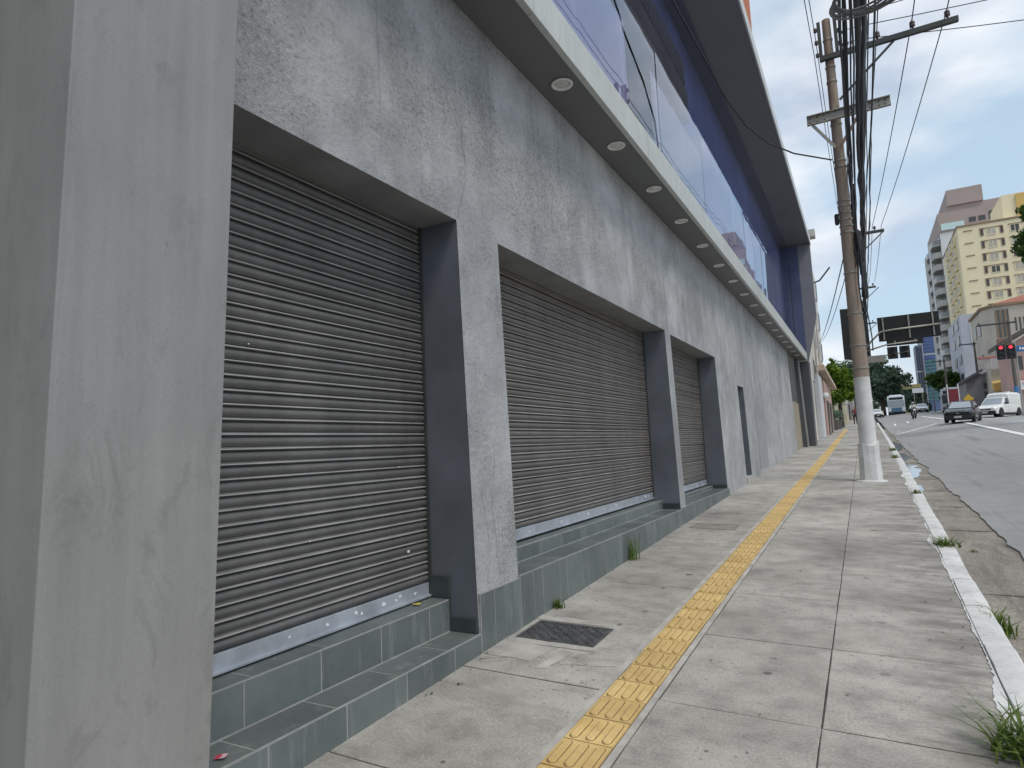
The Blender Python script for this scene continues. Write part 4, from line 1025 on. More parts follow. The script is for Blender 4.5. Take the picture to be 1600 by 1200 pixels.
for fl in range(15):
    z = 43.4-fl*2.75
    if z < 5: break
    for k, (ya, yc_) in enumerate(((.5, 7), (10.5, 17.5))):
        pts = []
        for j in range(9):
            a = math.pi*j/8; pts.append((18.58-1.7*math.sin(a)**.42, yb+ya+(yc_-ya)*(.5-.5*math.cos(a))))
        q = MB(); n = len(pts); q.prism(pts, lambda u, v, t: (u, v, t), z-.28, z); bl = q.build('balcony', BALC, T)
        q = MB()
        for j in range(n-1): q.hexa([(pts[j][0], pts[j][1], z+.002), (pts[j+1][0], pts[j+1][1], z+.002), (pts[j+1][0]+.1, pts[j+1][1], z+.002), (pts[j][0]+.1, pts[j][1], z+.002),
                                     (pts[j][0], pts[j][1], z+1.), (pts[j+1][0], pts[j+1][1], z+1.), (pts[j+1][0]+.1, pts[j+1][1], z+1.), (pts[j][0]+.1, pts[j][1], z+1.)])
        q.build('balustrade', BALC if fl % 3 else BALG, bl)
        q = MB(); q.box(18.5, 18.58, yb+ya+.8, yb+yc_-.8, z+.05, z+2.2); q.build('balcony_door', SHADE, bl)
q = MB(); q.box(17.1, 18.58, yb+7.4, yb+10.2, 6, 45.6); q.build('side_wall', PALE, T); q = MB(); q.box(17.3, 18.58, yb+18, yb+24, 6, 45.6); q.build('side_wall', BALC, T)
# low white block with a blank painted gable
yb = 105; T = thing('white_block', 'low pale grey block with a white rectangle painted on its gable', 'building', (14, yb, P(yb)))
LG = simple('pale_blue_render', (.42, .44, .49), .85, 0, .1, .4)
q = MB(); q.box(12.6, 18, yb, yb+14, P(yb)-.5, 17.1); q.build('wall', LG, T)
q = MB(); q.box(13.6, 15.2, yb-.06, yb-.002, 12.9, 16.2); q.build('painted_panel', PALE, T); q = MB(); q.box(14.1, 15.4, yb-.06, yb-.002, 7.0, 10.2); q.build('painted_panel', PALE, T)
for z in (8, 10.6, 13.2, 15.4): q = MB(); q.box(12.52, 12.598, yb+2, yb+4.4, z, z+1.3); q.build('window', SHADE, T); q = MB(); q.box(12.52, 12.598, yb+7, yb+9.4, z, z+1.3); q.build('window', SHADE, T)
# beige corner block with red roof
yb = 85; T = thing('beige_block', 'old beige corner block with louvred window bays and red tiled roof', 'building', (15, yb, P(yb)))
BEI = simple('beige_render', (.47, .43, .37), .9, 0, .14, .5); ROOF = simple('red_roof', (.30, .11, .07), .9, 0, .2, 1.)
q = MB(); q.prism([(13.2, yb), (24, yb), (24, yb+10), (12.4, yb+10), (12.4, yb+1.6)], lambda u, v, t: (u, v, t), P(yb)-.5, 14.6); q.build('wall', BEI, T)
q = MB(); q.prism([(13.1, yb-.25), (24, yb-.25), (24, yb+10), (12.2, yb+10), (12.2, yb+1.5)], lambda u, v, t: (u, v, t), 14.602, 14.85); q.build('eave', TRIM, T)
q = MB(); q.add([(13.1, yb-.2, 14.86), (24, yb-.2, 14.86), (24, yb+10, 14.86), (12.3, yb+10, 14.86), (16.8, yb+4, 16.2), (24, yb+4, 16.2)], [(0, 1, 5, 4), (3, 4, 5, 2), (0, 4, 3)]); q.build('roof', ROOF, T)
for z0_ in (11.2, 6.7):
    for k in range(6):
        x = 13.35+k*.21; q = MB(); q.box(x, x+.10, yb-.10, yb-.002, z0_, z0_+3.0); q.build('louvre', SHADE if k % 2 else TRIM, T)
for k in range(7):
    x = 15.0+k*.36; q = MB(); q.box(x, x+.13, yb-.05, yb-.002, 11.8, 13.2); q.build('slot_window', SHADE, T)
q = MB(); q.box(13.2, 14.3, yb-.9, yb-.002, 9.9, 11.0); q.build('balcony', simple('brown_balcony', (.22, .13, .10), .8), T)
for z in (12, 8.4, 5.6): q = MB(); q.box(12.33, 12.398, yb+3, yb+4.4, z, z+1.4); q.build('window', SHADE, T); q = MB(); q.box(12.33, 12.398, yb+6, yb+7.4, z, z+1.4); q.build('window', SHADE, T)
# pink house, shops
yb = 71; T = thing('pink_house', 'pink house with dark overhanging gable roof at the right edge', 'house', (13, yb, P(yb)))
PINK = simple('pink_render', (.46, .31, .27), .9, 0, .12, .6)
q = MB(); q.prism([(11.9, P(yb)-.2), (17, P(yb)-.2), (17, 10.4), (14.4, 10.4), (11.9, 8.8)], lambda u, v, t: (u, t, v), yb, yb+6); q.build('wall', PINK, T)
q = MB(); q.hexa([(11.2, yb-.7, 8.75), (14.6, yb-.7, 10.7), (14.6, yb+6, 10.7), (11.2, yb+6, 8.75), (11.2, yb-.7, 9.15), (14.6, yb-.7, 11.1), (14.6, yb+6, 11.1), (11.2, yb+6, 9.15)]); q.build('roof', simple('dark_roof', (.10, .09, .08), .9), T)
q = MB(); q.box(11.7, 17, yb-.5, yb-.002, 4.9, 5.9); q.build('awning', simple('pink_awning', (.48, .25, .22), .8), T)
for k in range(3): q = MB(); q.box(12.3+k*.7, 12.7+k*.7, yb-.05, yb-.002, 6.6, 7.8); q.build('window', SHADE, T)
yb = 79
T = thing('yellow_shop', 'low shop with yellow awning and blue shutters behind the white van', 'shop', (12.5, yb, P(yb)))
q = MB(); q.box(11.5, 16, yb, yb+5, P(yb)-.3, 7.4); q.build('wall', BEI, T)
q = MB(); q.hexa([(11.45, yb-1.1, 5.1), (13.2, yb-1.1, 5.4), (13.2, yb-.01, 5.9), (11.45, yb-.01, 5.6), (11.45, yb-1.1, 5.9), (13.2, yb-1.1, 6.2), (13.2, yb-.01, 6.4), (11.45, yb-.01, 6.2)]); q.build('awning', YEL2, T)
BLU = simple('blue_paint', (.05, .17, .36), .6, 0, .12, 2)
for k in range(3): q = MB(); q.box(12.45+k*.36, 12.75+k*.36, yb-.06, yb-.002, 3.6, 5.2); q.build('shutter', BLU, T)
q = MB(); q.box(11.6, 12.35, yb-.06, yb-.002, 3.2, 5.0); q.build('shop_opening', SHADE, T)
for k in range(9): q = MB(); q.box(11.6+k*.14, 11.66+k*.14, yb-.35, yb-.29, 7.45, 8.5); q.build('baluster', PALE, T)
T = thing('grey_shop', 'small grey shop with dark pitched roof and billboard on top', 'shop', (10.8, 82, P(82)))
GRY = simple('grey_render', (.20, .19, .20), .85, 0, .15, .8)
q = MB(); q.prism([(9.7, P(82)-.3), (12.1, P(82)-.3), (12.1, 7.0), (10.8, 7.35), (9.7, 6.6)], lambda u, v, t: (u, t, v), 82, 88); q.build('wall', GRY, T)
q = MB(); q.hexa([(9.5, 81.3, 6.5), (11.2, 81.3, 7.5), (11.2, 88, 7.5), (9.5, 88, 6.5), (9.5, 81.3, 6.75), (11.2, 81.3, 7.75), (11.2, 88, 7.75), (9.5, 88, 6.75)]); q.build('roof', simple('charcoal_roof', (.07, .07, .08), .8), T)
q = MB(); q.box(10.9, 12.6, 81.7, 81.85, 7.6, 9.0); q.build('billboard', simple('billboard_grey', (.33, .31, .30), .7, 0, .2, 2), T); q = MB(); q.box(10.95, 12.5, 81.66, 81.698, 8.78, 8.95); q.build('billboard_stripe', simple('red_stripe', (.45, .12, .10), .7), T)
for k in range(3): q = MB(); q.box(11.2, 12.0, 81.94, 81.998, 3.9+k*.9, 4.5+k*.9); q.build('window', SHADE if k else PALE, T)
# glass towers far off
yb = 260; T = thing('glass_tower', 'distant blue and green banded glass office tower', 'office tower', (22, yb, P(yb)))
q = MB(); q.box(19.9, 24.6, yb, yb+14, P(yb)-1, 36); q.build('core', simple('tower_blue', (.10, .14, .26), .3, 0, .1, .2), T)
bcol = [simple('band_blue', (.07, .12, .30), .3), simple('band_green', (.06, .20, .17), .3), simple('band_pale', (.35, .40, .46), .5)]
for k in range(20):
    z = 12+k*1.2; q = MB(); q.box(19.8, 24.7, yb-.15, yb-.01, z, z+.55); q.build('floor_band', bcol[2] if k in (6, 13) else (bcol[1] if k < 12 else bcol[0]), T)
q = MB(); q.box(19.0, 19.8, yb-1, yb+8, P(yb), 34); q.build('side_slab', simple('tower_grey', (.30, .31, .35), .7), T)
yb = 240; T = thing('dark_tower', 'slim dark tower next to the banded glass tower', 'office tower', (17, yb, P(yb)))
q = MB(); q.box(16.2, 18.1, yb, yb+8, P(yb)-1, 29); q.build('wall', simple('slate_tower', (.11, .13, .17), .5), T)
for k in range(3): q = MB(); q.box(16.35+k*.6, 16.75+k*.6, yb-.1, yb-.01, 8, 28.4); q.build('window_strip', simple('strip_dark%d' % k, (.05, .06, .09), .2), T)
T = thing('far_house', 'small far ochre house with white edge between the dark trees', 'house', (8.2, 172, P(172)))
q = MB(); q.box(8.0, 12.0, 172, 178, P(172), 12.4); q.build('wall', simple('olive_render', (.34, .30, .14), .9), T); q = MB(); q.box(7.2, 7.98, 171.5, 178, P(172), 12.2); q.build('white_edge', PALE, T)
for k in range(3): q = MB(); q.box(7.35, 7.8, 171.4, 171.498, 8.6+k*1.2, 9.2+k*1.2); q.build('window', SHADE, T)
# buildings on the near side beyond the shop
T = thing('pale_building', 'pale narrow multi storey building right beyond the shop building', 'building', (-3, 40, zs(-3, 40)))
CREAM = simple('cream_render', (.60, .56, .50), .9, 0, .15, .6)
q = MB(); q.box(-9, -2.28, 37.5, 52, zs(-3, 38)-.3, 13.2); q.build('wall', CREAM, T)
for k in range(4):
    for yv in (39, 42.5, 46, 49.5):
        z = 4.6+k*2.2; q = MB(); q.box(-2.29, -2.2, yv, yv+1.3, z, z+1.3); wn_ = q.build('window', PALE, T); q = MB(); q.box(-2.2, -2.18, yv+.1, yv+1.2, z+.1, z+1.2); q.build('pane', SHADE, wn_)
for yv, zt2 in ((41.2, 12.), (45, 11)): q = MB(); q.tube([(-2.15, yv, 3), (-2.15, yv, zt2)], .05, 6); q.build('drainpipe', BALC, T)
q = MB(); q.box(-2.6, -1.5, 38.6, 39.3, 12.6, 13.0); q.build('eave_box', BALC, T)
q = MB(); q.tube([(-2.25, 42, 10.6), (-1.6, 42, 10.8), (-1.0, 42, 11.5)], .05, 6); q.build('bracket_arm', STEELD, T)
T = thing('pink_shopfront', 'pinkish low shopfront with round white sign beyond the pale building', 'shop', (-2.6, 44, zs(-2.6, 44)))
PNK2 = simple('rose_render', (.48, .33, .29), .9, 0, .15, .8)
q = MB(); q.box(-2.27, -2.05, 39.4, 43, zs(-2.2, 39.4)-.2, 5.0); q.build('white_wall', PALE, T, bevel=.01)
q = MB(); q.box(-2.27, -1.95, 43.2, 52, zs(-2.2, 43)-.2, 4.9); q.build('front_wall', PNK2, T, bevel=.02)
q = MB(); q.hexa([(-2.27, 42, 5.4), (-1.75, 42, 5.4), (-1.55, 52, 4.8), (-2.27, 52, 4.8), (-2.27, 42, 5.75), (-1.8, 42, 5.75), (-1.6, 52, 5.15), (-2.27, 52, 5.15)]); q.build('cornice', simple('tan_cornice', (.52, .42, .33), .9), T, bevel=.03)
q = MB(); q.lathe([(.01, -.04), (.17, -.035), (.18, 0), (.17, .035), (.01, .04)], (-1.90, 43.1, 3.95), 20, 'y'); q.build('round_sign', WHITE, T, smooth=True)
for yv in (44.4, 48): q = MB(); q.box(-1.96, -1.9, yv, yv+1.8, zs(-2, yv)+.05, 3.7); q.build('gate', SHADE, T, bevel=.01)
# planters, wall, hedge and people further on
for i, (x, y) in enumerate(((-2.05, 54.5), (-1.85, 57.5))):
    z0 = zs(x, y); T = thing('planter', ['dark planter box with shrub, nearer of two before the green tree', 'dark planter box with shrub, farther of two before the green tree'][i], 'planter', (x, y, z0), 'planters on the sidewalk')
    q = MB(); q.prism([(-.26, 0), (.26, 0), (.34, .75), (-.34, .75)], lambda u, v, t: (x+u, y+t, z0+v), -.3, .3); q.build('pot', simple('planter_grey%d' % i, (.12, .11, .10), .8), T, bevel=.02)
    vs = []; fs = []
    for k in range(420):
        p = Vector((random.gauss(0, .2), random.gauss(0, .2), random.gauss(1.15, .16)))+Vector((x, y, z0)); s_ = .07
        a = Vector((random.gauss(0, 1), random.gauss(0, 1), random.gauss(0, 1))).normalized(); b2 = a.orthogonal().normalized(); i0 = len(vs)
        vs += [p-a*s_, p+b2*s_*.5, p+a*s_, p-b2*s_*.5]; fs.append((i0, i0+1, i0+2, i0+3))
    q = MB(); q.add(vs, fs); q.build('shrub', LEAFD, T, norm=False)
q = MB(); q.box(-3.2, -2.3, 60, 66, zs(-2.5, 60)-.1, zs(-2.5, 66)+2.9); q.build('shop_wall', simple('dark_shopfront', (.08, .085, .10), .5), None)
tag(bpy.data.objects['shop_wall'], 'dark shopfront wall under the bright green tree', 'wall')
T = thing('garden_wall', 'pale yellowish boundary wall where the sidewalk runs out of sight', 'wall', (-1.6, 70, zs(-1.6, 70)))
q = MB(); q.box(-2.8, -1.45, 70, 71.2, zs(-2, 70)-.1, zs(-2, 70)+2.1); q.build('wall', simple('moss_render', (.46, .44, .30), .9, 0, .2, 1), T, bevel=.03); q = MB(); q.box(-2.9, -1.35, 69.9, 71.3, zs(-2, 70)+2.101, zs(-2, 70)+2.25); q.build('coping', PALE, T, bevel=.02)

q = MB()
for y0 in range(55, 140, 5):
    y1 = y0+5; xa, xb = -3.2, xk(y0)-.01
    q.quad((xa, y0, zs(xa, y0)), (xb, y0, zs(xb, y0)), (xk(y1)-.01, y1, zs(xk(y1), y1)), (xa, y1, zs(xa, y1)))
struct(q.build('far_sidewalk', CONC, norm=False))
for i, (y0, y1, h, c, lb) in enumerate(((73, 84, 3.6, (.34, .20, .17), 'low brick red house beyond the pale boundary wall'), (85, 99, 4.4, (.50, .46, .38), 'low cream house at the far end of the sidewalk'), (100, 125, 5.2, (.36, .36, .37), 'grey two storey house at the end of the near pavement'))):
    T = thing('terrace_house', lb, 'house', (-3, y0, zs(-3, y0))); z0 = zs(-3, y0); xf = -2.3+i*.55
    q = MB(); q.box(-9, xf, y0, y1, z0-.3, z0+h); q.build('wall', simple('terrace_render%d' % i, c, .9, 0, .15, .6), T)
    q = MB(); q.box(-9, xf+.3, y0-.2, y1+.2, z0+h+.002, z0+h+.25); q.build('eave', TRIM, T)
    for k in range(3):
        yv = y0+1.5+k*(y1-y0)/3.2; q = MB(); q.box(xf-.02, xf+.05, yv, yv+1.2, z0+1.1, z0+2.5); w_ = q.build('window', PALE, T); q = MB(); q.box(xf+.05, xf+.06, yv+.1, yv+1.1, z0+1.2, z0+2.4); q.build('pane', SHADE, w_)
    q = MB(); q.box(-8, xf-.1, y0-.03, y0-.002, z0+.9, z0+2.3) if False else q.box(xf-1.3, xf-.4, y0-.04, y0-.002, z0, z0+2.1); q.build('door', SHADE, T)
tree('hedge_tree', 'dark leafy tree closing the view at the end of the sidewalk', .6, 138, P(138), 1.5, blobs_ell((-.6, 138, 6.4), 3.2, 2, 2.0, 10, 1.7, 21), LEAFD, .35, 6000, .25, 'dark trees at the end of the avenue')

# ================================================================== STREET FURNITURE ON THE FAR SIDE
def fpole(x, y, top, label, arm=None, blue=False):
    z0 = zr(x, y)+.1; t = thing('far_utility_pole', label, 'utility pole', (x, y, z0), 'utility poles on the far pavement')
    q = MB(); q.tube([(x, y, z0), (x, y, z0+2.6), (x, y, top)], [.17, .14, .09], 8); smooth_angle(q.build('shaft', simple('far_pole%d' % int(y), (.11, .10, .09), .85), t))
    if blue: q = MB(); q.tube([(x, y, z0-.02), (x, y, z0+2.2)], [.19, .165], 10); smooth_angle(q.build('blue_wrap', BLU, t))
    if arm: q = MB(); q.beam((x+arm[0], y-.15, arm[2]), (x+arm[1], y-.15, arm[2]), .09, .13); q.build('crossarm', STEELD, t); q = MB(); q.lathe([(.04, 0), (.06, .1), (.03, .2)], (x+arm[0]+.15, y-.15, arm[2]+.05), 8); q.build('insulator', CERAM, t)
    return t
fpole(10.75, 63.5, 10.1, 'dark pole with blue wrapped foot and long crossarm behind the white van', (-2.1, .45, 9.85), True)
fpole(12.0, 91, 11.7, 'slim dark pole with side arm before the pale grey block', (-1.5, .2, 11.45))
fpole(9.5, 97, 10.6, 'thin pole in front of the balcony tower', (-1.3, .1, 10.3))
LITR = flat('red_light', (.6, .01, .02), .3, 0, ((1, .03, .05), 2.2)); DKL = flat('unlit_lamp', (.03, .03, .03), .3)
T = thing('red_traffic_light', 'pair of traffic lights showing red with blue street name sign', 'traffic light', (10.4, 60, zr(10.4, 60)))
q = MB(); q.tube([(10.42, 60.1, zr(10.4, 60)), (10.42, 60.1, 7.9)], .07, 8); q.build('post', simple('post_grey', (.30, .29, .27), .7), T); q = MB(); q.tube([(10.42, 60.1, 7.1), (9.4, 60.1, 7.15)], .035, 6); q.build('arm', GALV, T)
for x in (9.5, 10.1): signal(T, x, 60, 7.72, [LITR, DKL, DKL], 1.35, away=False)
q = MB(); q.box(10.45, 11.9, 59.9, 59.94, 7.15, 7.6); sg = q.build('street_sign', simple('sign_blue', (.02, .14, .36), .5), T, bevel=.005)
for k, (a, b) in enumerate(((10.62, 10.70), (10.76, 10.9), (11.02, 11.08), (11.14, 11.3))): q = MB(); q.box(a, b, 59.885, 59.899, 7.28, 7.45 if k % 2 else 7.5); q.build('sign_stroke', WHITE, sg)
T = thing('warning_sign', 'yellow diamond warning sign behind the parked van nose', 'road sign', (8.6, 72, zr(8.6, 72)))
q = MB(); q.tube([(8.6, 72, zr(8.6, 72)), (8.6, 72, 4.9)], .03, 6); q.build('post', GALV, T); q = MB(); q.prism([(0, -.42), (.42, 0), (0, .42), (-.42, 0)], lambda u, v, t: (8.6+u, t, 4.35+v), 71.9, 71.93); q.build('plate', simple('sign_yellow', (.55, .33, .03), .5), T)
T = thing('regulation_sign', 'square white sign with red slash at the right edge', 'road sign', (10.3, 58, zr(10, 58)))
q = MB(); q.tube([(10.45, 58, zr(10, 58)), (10.45, 58, 4.9)], .03, 6); q.build('post', GALV, T); q = MB(); q.box(10.1, 10.75, 57.93, 57.96, 4.2, 4.85); q.build('plate', WHITE, T); q = MB(); q.beam((10.2, 57.915, 4.75), (10.65, 57.915, 4.3), .02, .08, up=(0, 1, 0)); q.build('red_slash', simple('sign_red', (.6, .04, .05), .5), T)
T = thing('bus_stop_banner', 'dark red banner stand on the pavement behind the black car', 'banner', (8.3, 80, zr(8.3, 80)))
q = MB(); q.box(7.9, 8.75, 80, 80.1, zr(8.3, 80)+.3, zr(8.3, 80)+2.7); q.build('panel', simple('banner_red', (.18, .025, .035), .6), T, bevel=.02)
for dx in (7.85, 8.8): q = MB(); q.tube([(dx, 80.05, zr(8, 80)), (dx, 80.05, zr(8, 80)+3.2)], .05, 6); q.build('post', WHITE, T)
T = thing('white_notice_board', 'white street notice board on posts above the far cars', 'sign', (8.3, 128, zr(8.3, 128)))
q = MB(); q.box(7.6, 9.2, 128, 128.1, 8.1, 8.9); q.build('panel', PALE, T); 
for dx in (7.8, 9.0): q = MB(); q.tube([(dx, 128.05, zr(8, 128)), (dx, 128.05, 8)], .06, 6); q.build('post', GALV, T)
T = thing('street_light', 'curved arm street light above the far trees', 'street light', (9.9, 120, zr(9.9, 120)))
q = MB(); q.tube([(9.9, 120, zr(9.9, 120)), (9.9, 120, 10), (9.6, 120, 10.7), (8.6, 120, 11)], [.09, .07, .05, .04], 7); q.build('post', GALV, T, smooth=True); q = MB(); q.box(8.0, 8.65, 119.9, 120.1, 10.95, 11.07); q.build('lamp_head', PALE, T, bevel=.03)

# ================================================================== VEHICLES (local: front towards -y)
def wheel(par, x, y, r, w_, sx):
    q = MB(); q.lathe([(r*.6, -w_/2), (r*.94, -w_/2), (r, -w_*.32), (r, w_*.32), (r*.94, w_/2), (r*.6, w_/2)], (x, y, r), 20, 'x'); o = smooth_angle(q.build('wheel', TYRE, par))
    q = MB(); q.lathe([(r*.62, 0), (r*.60, w_*.46*sx), (r*.2, w_*.40*sx), (.02, w_*.44*sx)], (x, y, r), 14, 'x'); smooth_angle(q.build('rim', CHROME, o))
def loft(stations, mat, name, par, bevel=0):
    """stations: (y, [(halfwidth, z) bottom..top]) symmetric"""
    q = MB(); k = len(stations[0][1])
    for y, pr in stations:
        for hw, z in pr: q.v.append((-hw, y, z))
        for hw, z in reversed(pr): q.v.append((hw, y, z))
    n = 2*k
    for i in range(len(stations)-1):
        for j in range(n): q.f.append((i*n+j, i*n+(j+1) % n, (i+1)*n+(j+1) % n, (i+1)*n+j)); q.mi.append(0)
    q.f.append(tuple(range(n))); q.mi.append(0); q.f.append(tuple((len(stations)-1)*n+j for j in range(n))); q.mi.append(0)
    return smooth_angle(q.build(name, mat, par), 32)
def side_poly(par, name, mat, pts, hwf, sx, off=.006):
    """polygon on the side of a body given (y,z) points; hwf(y,z) gives half width"""
    q = MB(); q.add([(sx*(hwf(y, z)+off), y, z) for y, z in pts], [tuple(range(len(pts)))]); return q.build(name, mat, par, norm=False)
def hatchback(label, loc, rz, paint, van=False):
    t = thing('white_van' if van else 'car', label, 'van' if van else 'car', loc, None if van else None, True, rz)
    L2, W2 = 1.95, .80
    if van: L2 = 2.05
    lower = [(-L2, [(.60, .28), (.68, .42), (.68, .58), (.60, .66)]), (-L2+.12, [(.72, .22), (.78, .40), (.77, .66), (.66, .74)]), (-L2+.45, [(.76, .2), (W2, .45), (W2, .72), (.70, .83)]),
             (-.85, [(.76, .2), (W2+.01, .5), (W2+.01, .82), (.72, .93)]), (.2, [(.76, .2), (W2+.01, .5), (W2+.01, .86), (.75, .94)]), (1.3, [(.76, .2), (W2+.01, .5), (W2, .88), (.74, .95)]),
             (L2-.1, [(.72, .25), (.78, .5), (.77, .88), (.70, .96)]), (L2, [(.66, .32), (.72, .5), (.71, .85), (.66, .92)])]
    body = loft(lower, paint, 'body', t)
    q = MB(); q.box(-.70, .70, -L2-.03, -L2+.3, .20, .46); q.box(-.70, .70, L2-.3, L2+.03, .24, .5); q.box(-.80, .80, -L2+.5, L2-.5, .18, .30); q.build('bumper', BLACK, t, bevel=.04)
    if not van:
        yb0, yb1, yt0, yt1, zb, zt_ = -.95, 1.75, -.15, 1.25, .90, 1.43; wb, wt = .74, .57
        q = MB(); q.hexa([(-wb, yb0, zb), (wb, yb0, zb), (wb, yb1, zb), (-wb, yb1, zb), (-wt, yt0, zt_), (wt, yt0, zt_), (wt, yt1, zt_), (-wt, yt1, zt_)]); smooth_angle(q.build('cabin', paint, t, bevel=.05))
        hw = lambda y, z: wb+(wt-wb)*(z-zb)/(zt_-zb)
    else:
        yb0, yb1, yt0, yt1, zb, zt_ = -1.0, .1, -.35, .1, .90, 1.5; wb, wt = .76, .63
        q = MB(); q.hexa([(-wb, yb0, zb), (wb, yb0, zb), (wb, .35, zb), (-wb, .35, zb), (-wt, yt0, zt_), (wt, yt0, zt_), (wt, .35, zt_), (-wt, .35, zt_)]); smooth_angle(q.build('cabin', paint, t, bevel=.04))
        hw = lambda y, z: wb+(wt-wb)*(z-zb)/(zt_-zb)
        cg = [(.02, [(.74, .85), (.79, 1.0), (.70, 1.62), (.55, 1.72)]), (.25, [(.79, .85), (.82, 1.0), (.76, 1.72), (.62, 1.83)]), (1.7, [(.79, .85), (.82, 1.0), (.77, 1.72), (.62, 1.84)]), (L2-.03, [(.77, .85), (.80, 1.0), (.74, 1.68), (.6, 1.79)])]
        cb_ = loft(cg, paint, 'cargo_box', t)
        for z in (1.15, 1.3, 1.45, 1.6):
            for sx in (-1, 1):
                q = MB(); xx = .825-.05*(z-1.0)/.7; q.beam((sx*xx, .45, z), (sx*xx, 1.8, z), .02, .03); q.build('rib', paint, cb_)
        q = MB()
        for sx in (-.5, .5): q.beam((sx, -.25, 1.60), (sx, .9, 1.93 if False else 1.9), .04, .04)
        q.beam((-.5, .1, 1.7), (.5, .1, 1.7), .04, .04); q.beam((-.5, .8, 1.89), (.5, .8, 1.89), .04, .04); q.build('roof_rack', WHITE, t)
    # windscreen follows the front face of the cabin
    def fp(s, z, off): 
        f = (z-zb)/(zt_-zb); y = yb0+(yt0-yb0)*f; return (s*(wb+(wt-wb)*f-.09), y-off, z+off*.3)
    q = MB(); q.quad(fp(-1, zb+.05, .012), fp(1, zb+.05, .012), fp(1, zt_-.07, .012), fp(-1, zt_-.07, .012)); q.build('windscreen', WIND, t, norm=False)
    for sx in (-1, 1):
        if van: side_poly(t, 'side_window', GLASSD, [(-.62, zb+.04), (.0, zb+.04), (.0, zt_-.1), (-.28, zt_-.1)], hw, sx)
        else:
            side_poly(t, 'side_window', GLASSD, [(-.62, zb+.04), (.35, zb+.04), (.35, zt_-.08), (-.02, zt_-.08)], hw, sx); side_poly(t, 'side_window', GLASSD, [(.42, zb+.04), (1.42, zb+.04), (1.1, zt_-.08), (.42, zt_-.08)], hw, sx)
        q = MB(); q.hexa([(sx*.42, -L2-.012+.03, .56), (sx*.68, -L2+.06, .57), (sx*.70, -L2+.3, .60), (sx*.45, -L2+.2, .60), (sx*.44, -L2+.01, .70), (sx*.70, -L2+.12, .72), (sx*.74, -L2+.42, .77), (sx*.46, -L2+.26, .74)]); q.build('headlight', simple('lamp_clear%d%d' % (van, sx), (.70, .72, .74), .15, 0, .1, 9), t)
        q = MB(); q.box(sx*.86-.09, sx*.86+.09, -.72, -.60, .93, 1.06); q.build('mirror', BLACK if van else paint, t, bevel=.03)
        q = MB(); q.box(sx*.70-.05, sx*.70+.05, L2-.06, L2+.012, .62, .85); q.build('tail_light', TAIL, t, bevel=.015)
        for yv in (-L2+.68, L2-.72):
            wheel(t, sx*.735, yv, .285, .19, sx)
            q = MB(); q.lathe([(.35, 0), (.35, .012)], (sx*.80 if sx > 0 else -.812, yv, .33), 18, 'x'); o = q.build('wheel_arch', BLACK, t)
    q = MB(); q.box(-.42, .42, -L2-.02, -L2+.05, .52, .62); q.build('grille', BLACK, t, bevel=.015); q = MB(); q.box(-.06, .06, -L2-.03, -L2-.02, .54, .60); q.build('badge', CHROME, t)
    q = MB(); q.box(-.2, .2, -L2-.045, -L2-.031, .28, .41); q.build('licence_plate', simple('plate_%d' % van + str(int(loc[1])), (.42, .42, .42), .5), t)
    return t
CARK = flat('car_black', (.012, .014, .018), .14); VANW = flat('van_white', (.70, .70, .68), .22); CARW = flat('car_white', (.72, .73, .74), .2)
hatchback('black hatchback facing the camera at the junction in front of the white van', (5.75, 51.6, zr(5.75, 51)), R(-14), CARK)
hatchback('white delivery van with roof rack turning across the junction', (9.1, 61.2, zr(9.1, 61.2)), R(-32), VANW, True)
hatchback('white car partly hidden behind the nearest utility pole, far down the road', (1.75, 118, zr(1.75, 118)), R(8), CARW)
hatchback('pale car following the motorcycle, beside the dark tree', (8.2, 121, zr(8.2, 121)), R(0), CARW)
def bus(label, loc, rz, front, side, rear=False):
    t = thing('city_bus', label, 'bus', loc, 'city buses', True, rz); L_, W_, H_ = 11, 1.25, 3.1
    q = MB(); q.box(-W_, W_, 0, L_, .32, H_); smooth_angle(q.build('body', side, t, bevel=.16), 50)
    q = MB(); q.box(-W_+.12, W_-.12, -.02, .06, 1.25, 2.35); q.build('windscreen', WIND if not rear else GLASSD, t, bevel=.02)
    q = MB(); q.box(-W_+.25, W_-.25, -.025, .05, 2.45, 2.85); q.build('destination_panel', BLACK, t, bevel=.02)
    q = MB(); q.box(-.75, .75, -.03, .05, .45, 1.15); q.build('front_panel', front, t, bevel=.03)
    q = MB(); q.box(-W_+.05, W_-.05, -.05, .1, .28, .44); q.build('bumper', BLACK, t, bevel=.03)
    for sx in (-1, 1):
        for k in range(6): q = MB(); q.box(sx*W_-.01, sx*W_+.012, .7+k*1.7, 2.2+k*1.7, 1.3, 2.4); q.build('side_window', GLASSD, t, bevel=.0)
        q = MB(); q.box(sx*W_-.01, sx*W_+.014, .3, L_-.3, .5, 1.1); q.build('side_stripe', front, t)
        q = MB(); q.lathe([(.13, 0), (.10, -.04), (.01, -.05)], (sx*.98, -.02, .72), 12, 'y'); q.build('headlight' if not rear else 'tail_light', WHITE if not rear else TAIL, t)
        q = MB(); q.box(sx*(W_+.12)-.08, sx*(W_+.12)+.08, -.15, -.05, 1.8, 2.2); q.build('mirror', BLACK, t, bevel=.02)
        for yv in (2.4, 8.2): wheel(t, sx*(W_-.12), yv, .48, .28, sx)
    q = MB(); q.box(-.9, .9, 2, 5, H_, H_+.25); q.build('roof_unit', side, t, bevel=.08); return t
bus('white city bus with blue front panel coming down the road', (4.9, 124, zr(4.9, 124)), R(-2), simple('bus_blue', (.07, .16, .27), .35, 0, .05), flat('bus_white', (.66, .71, .76), .3))
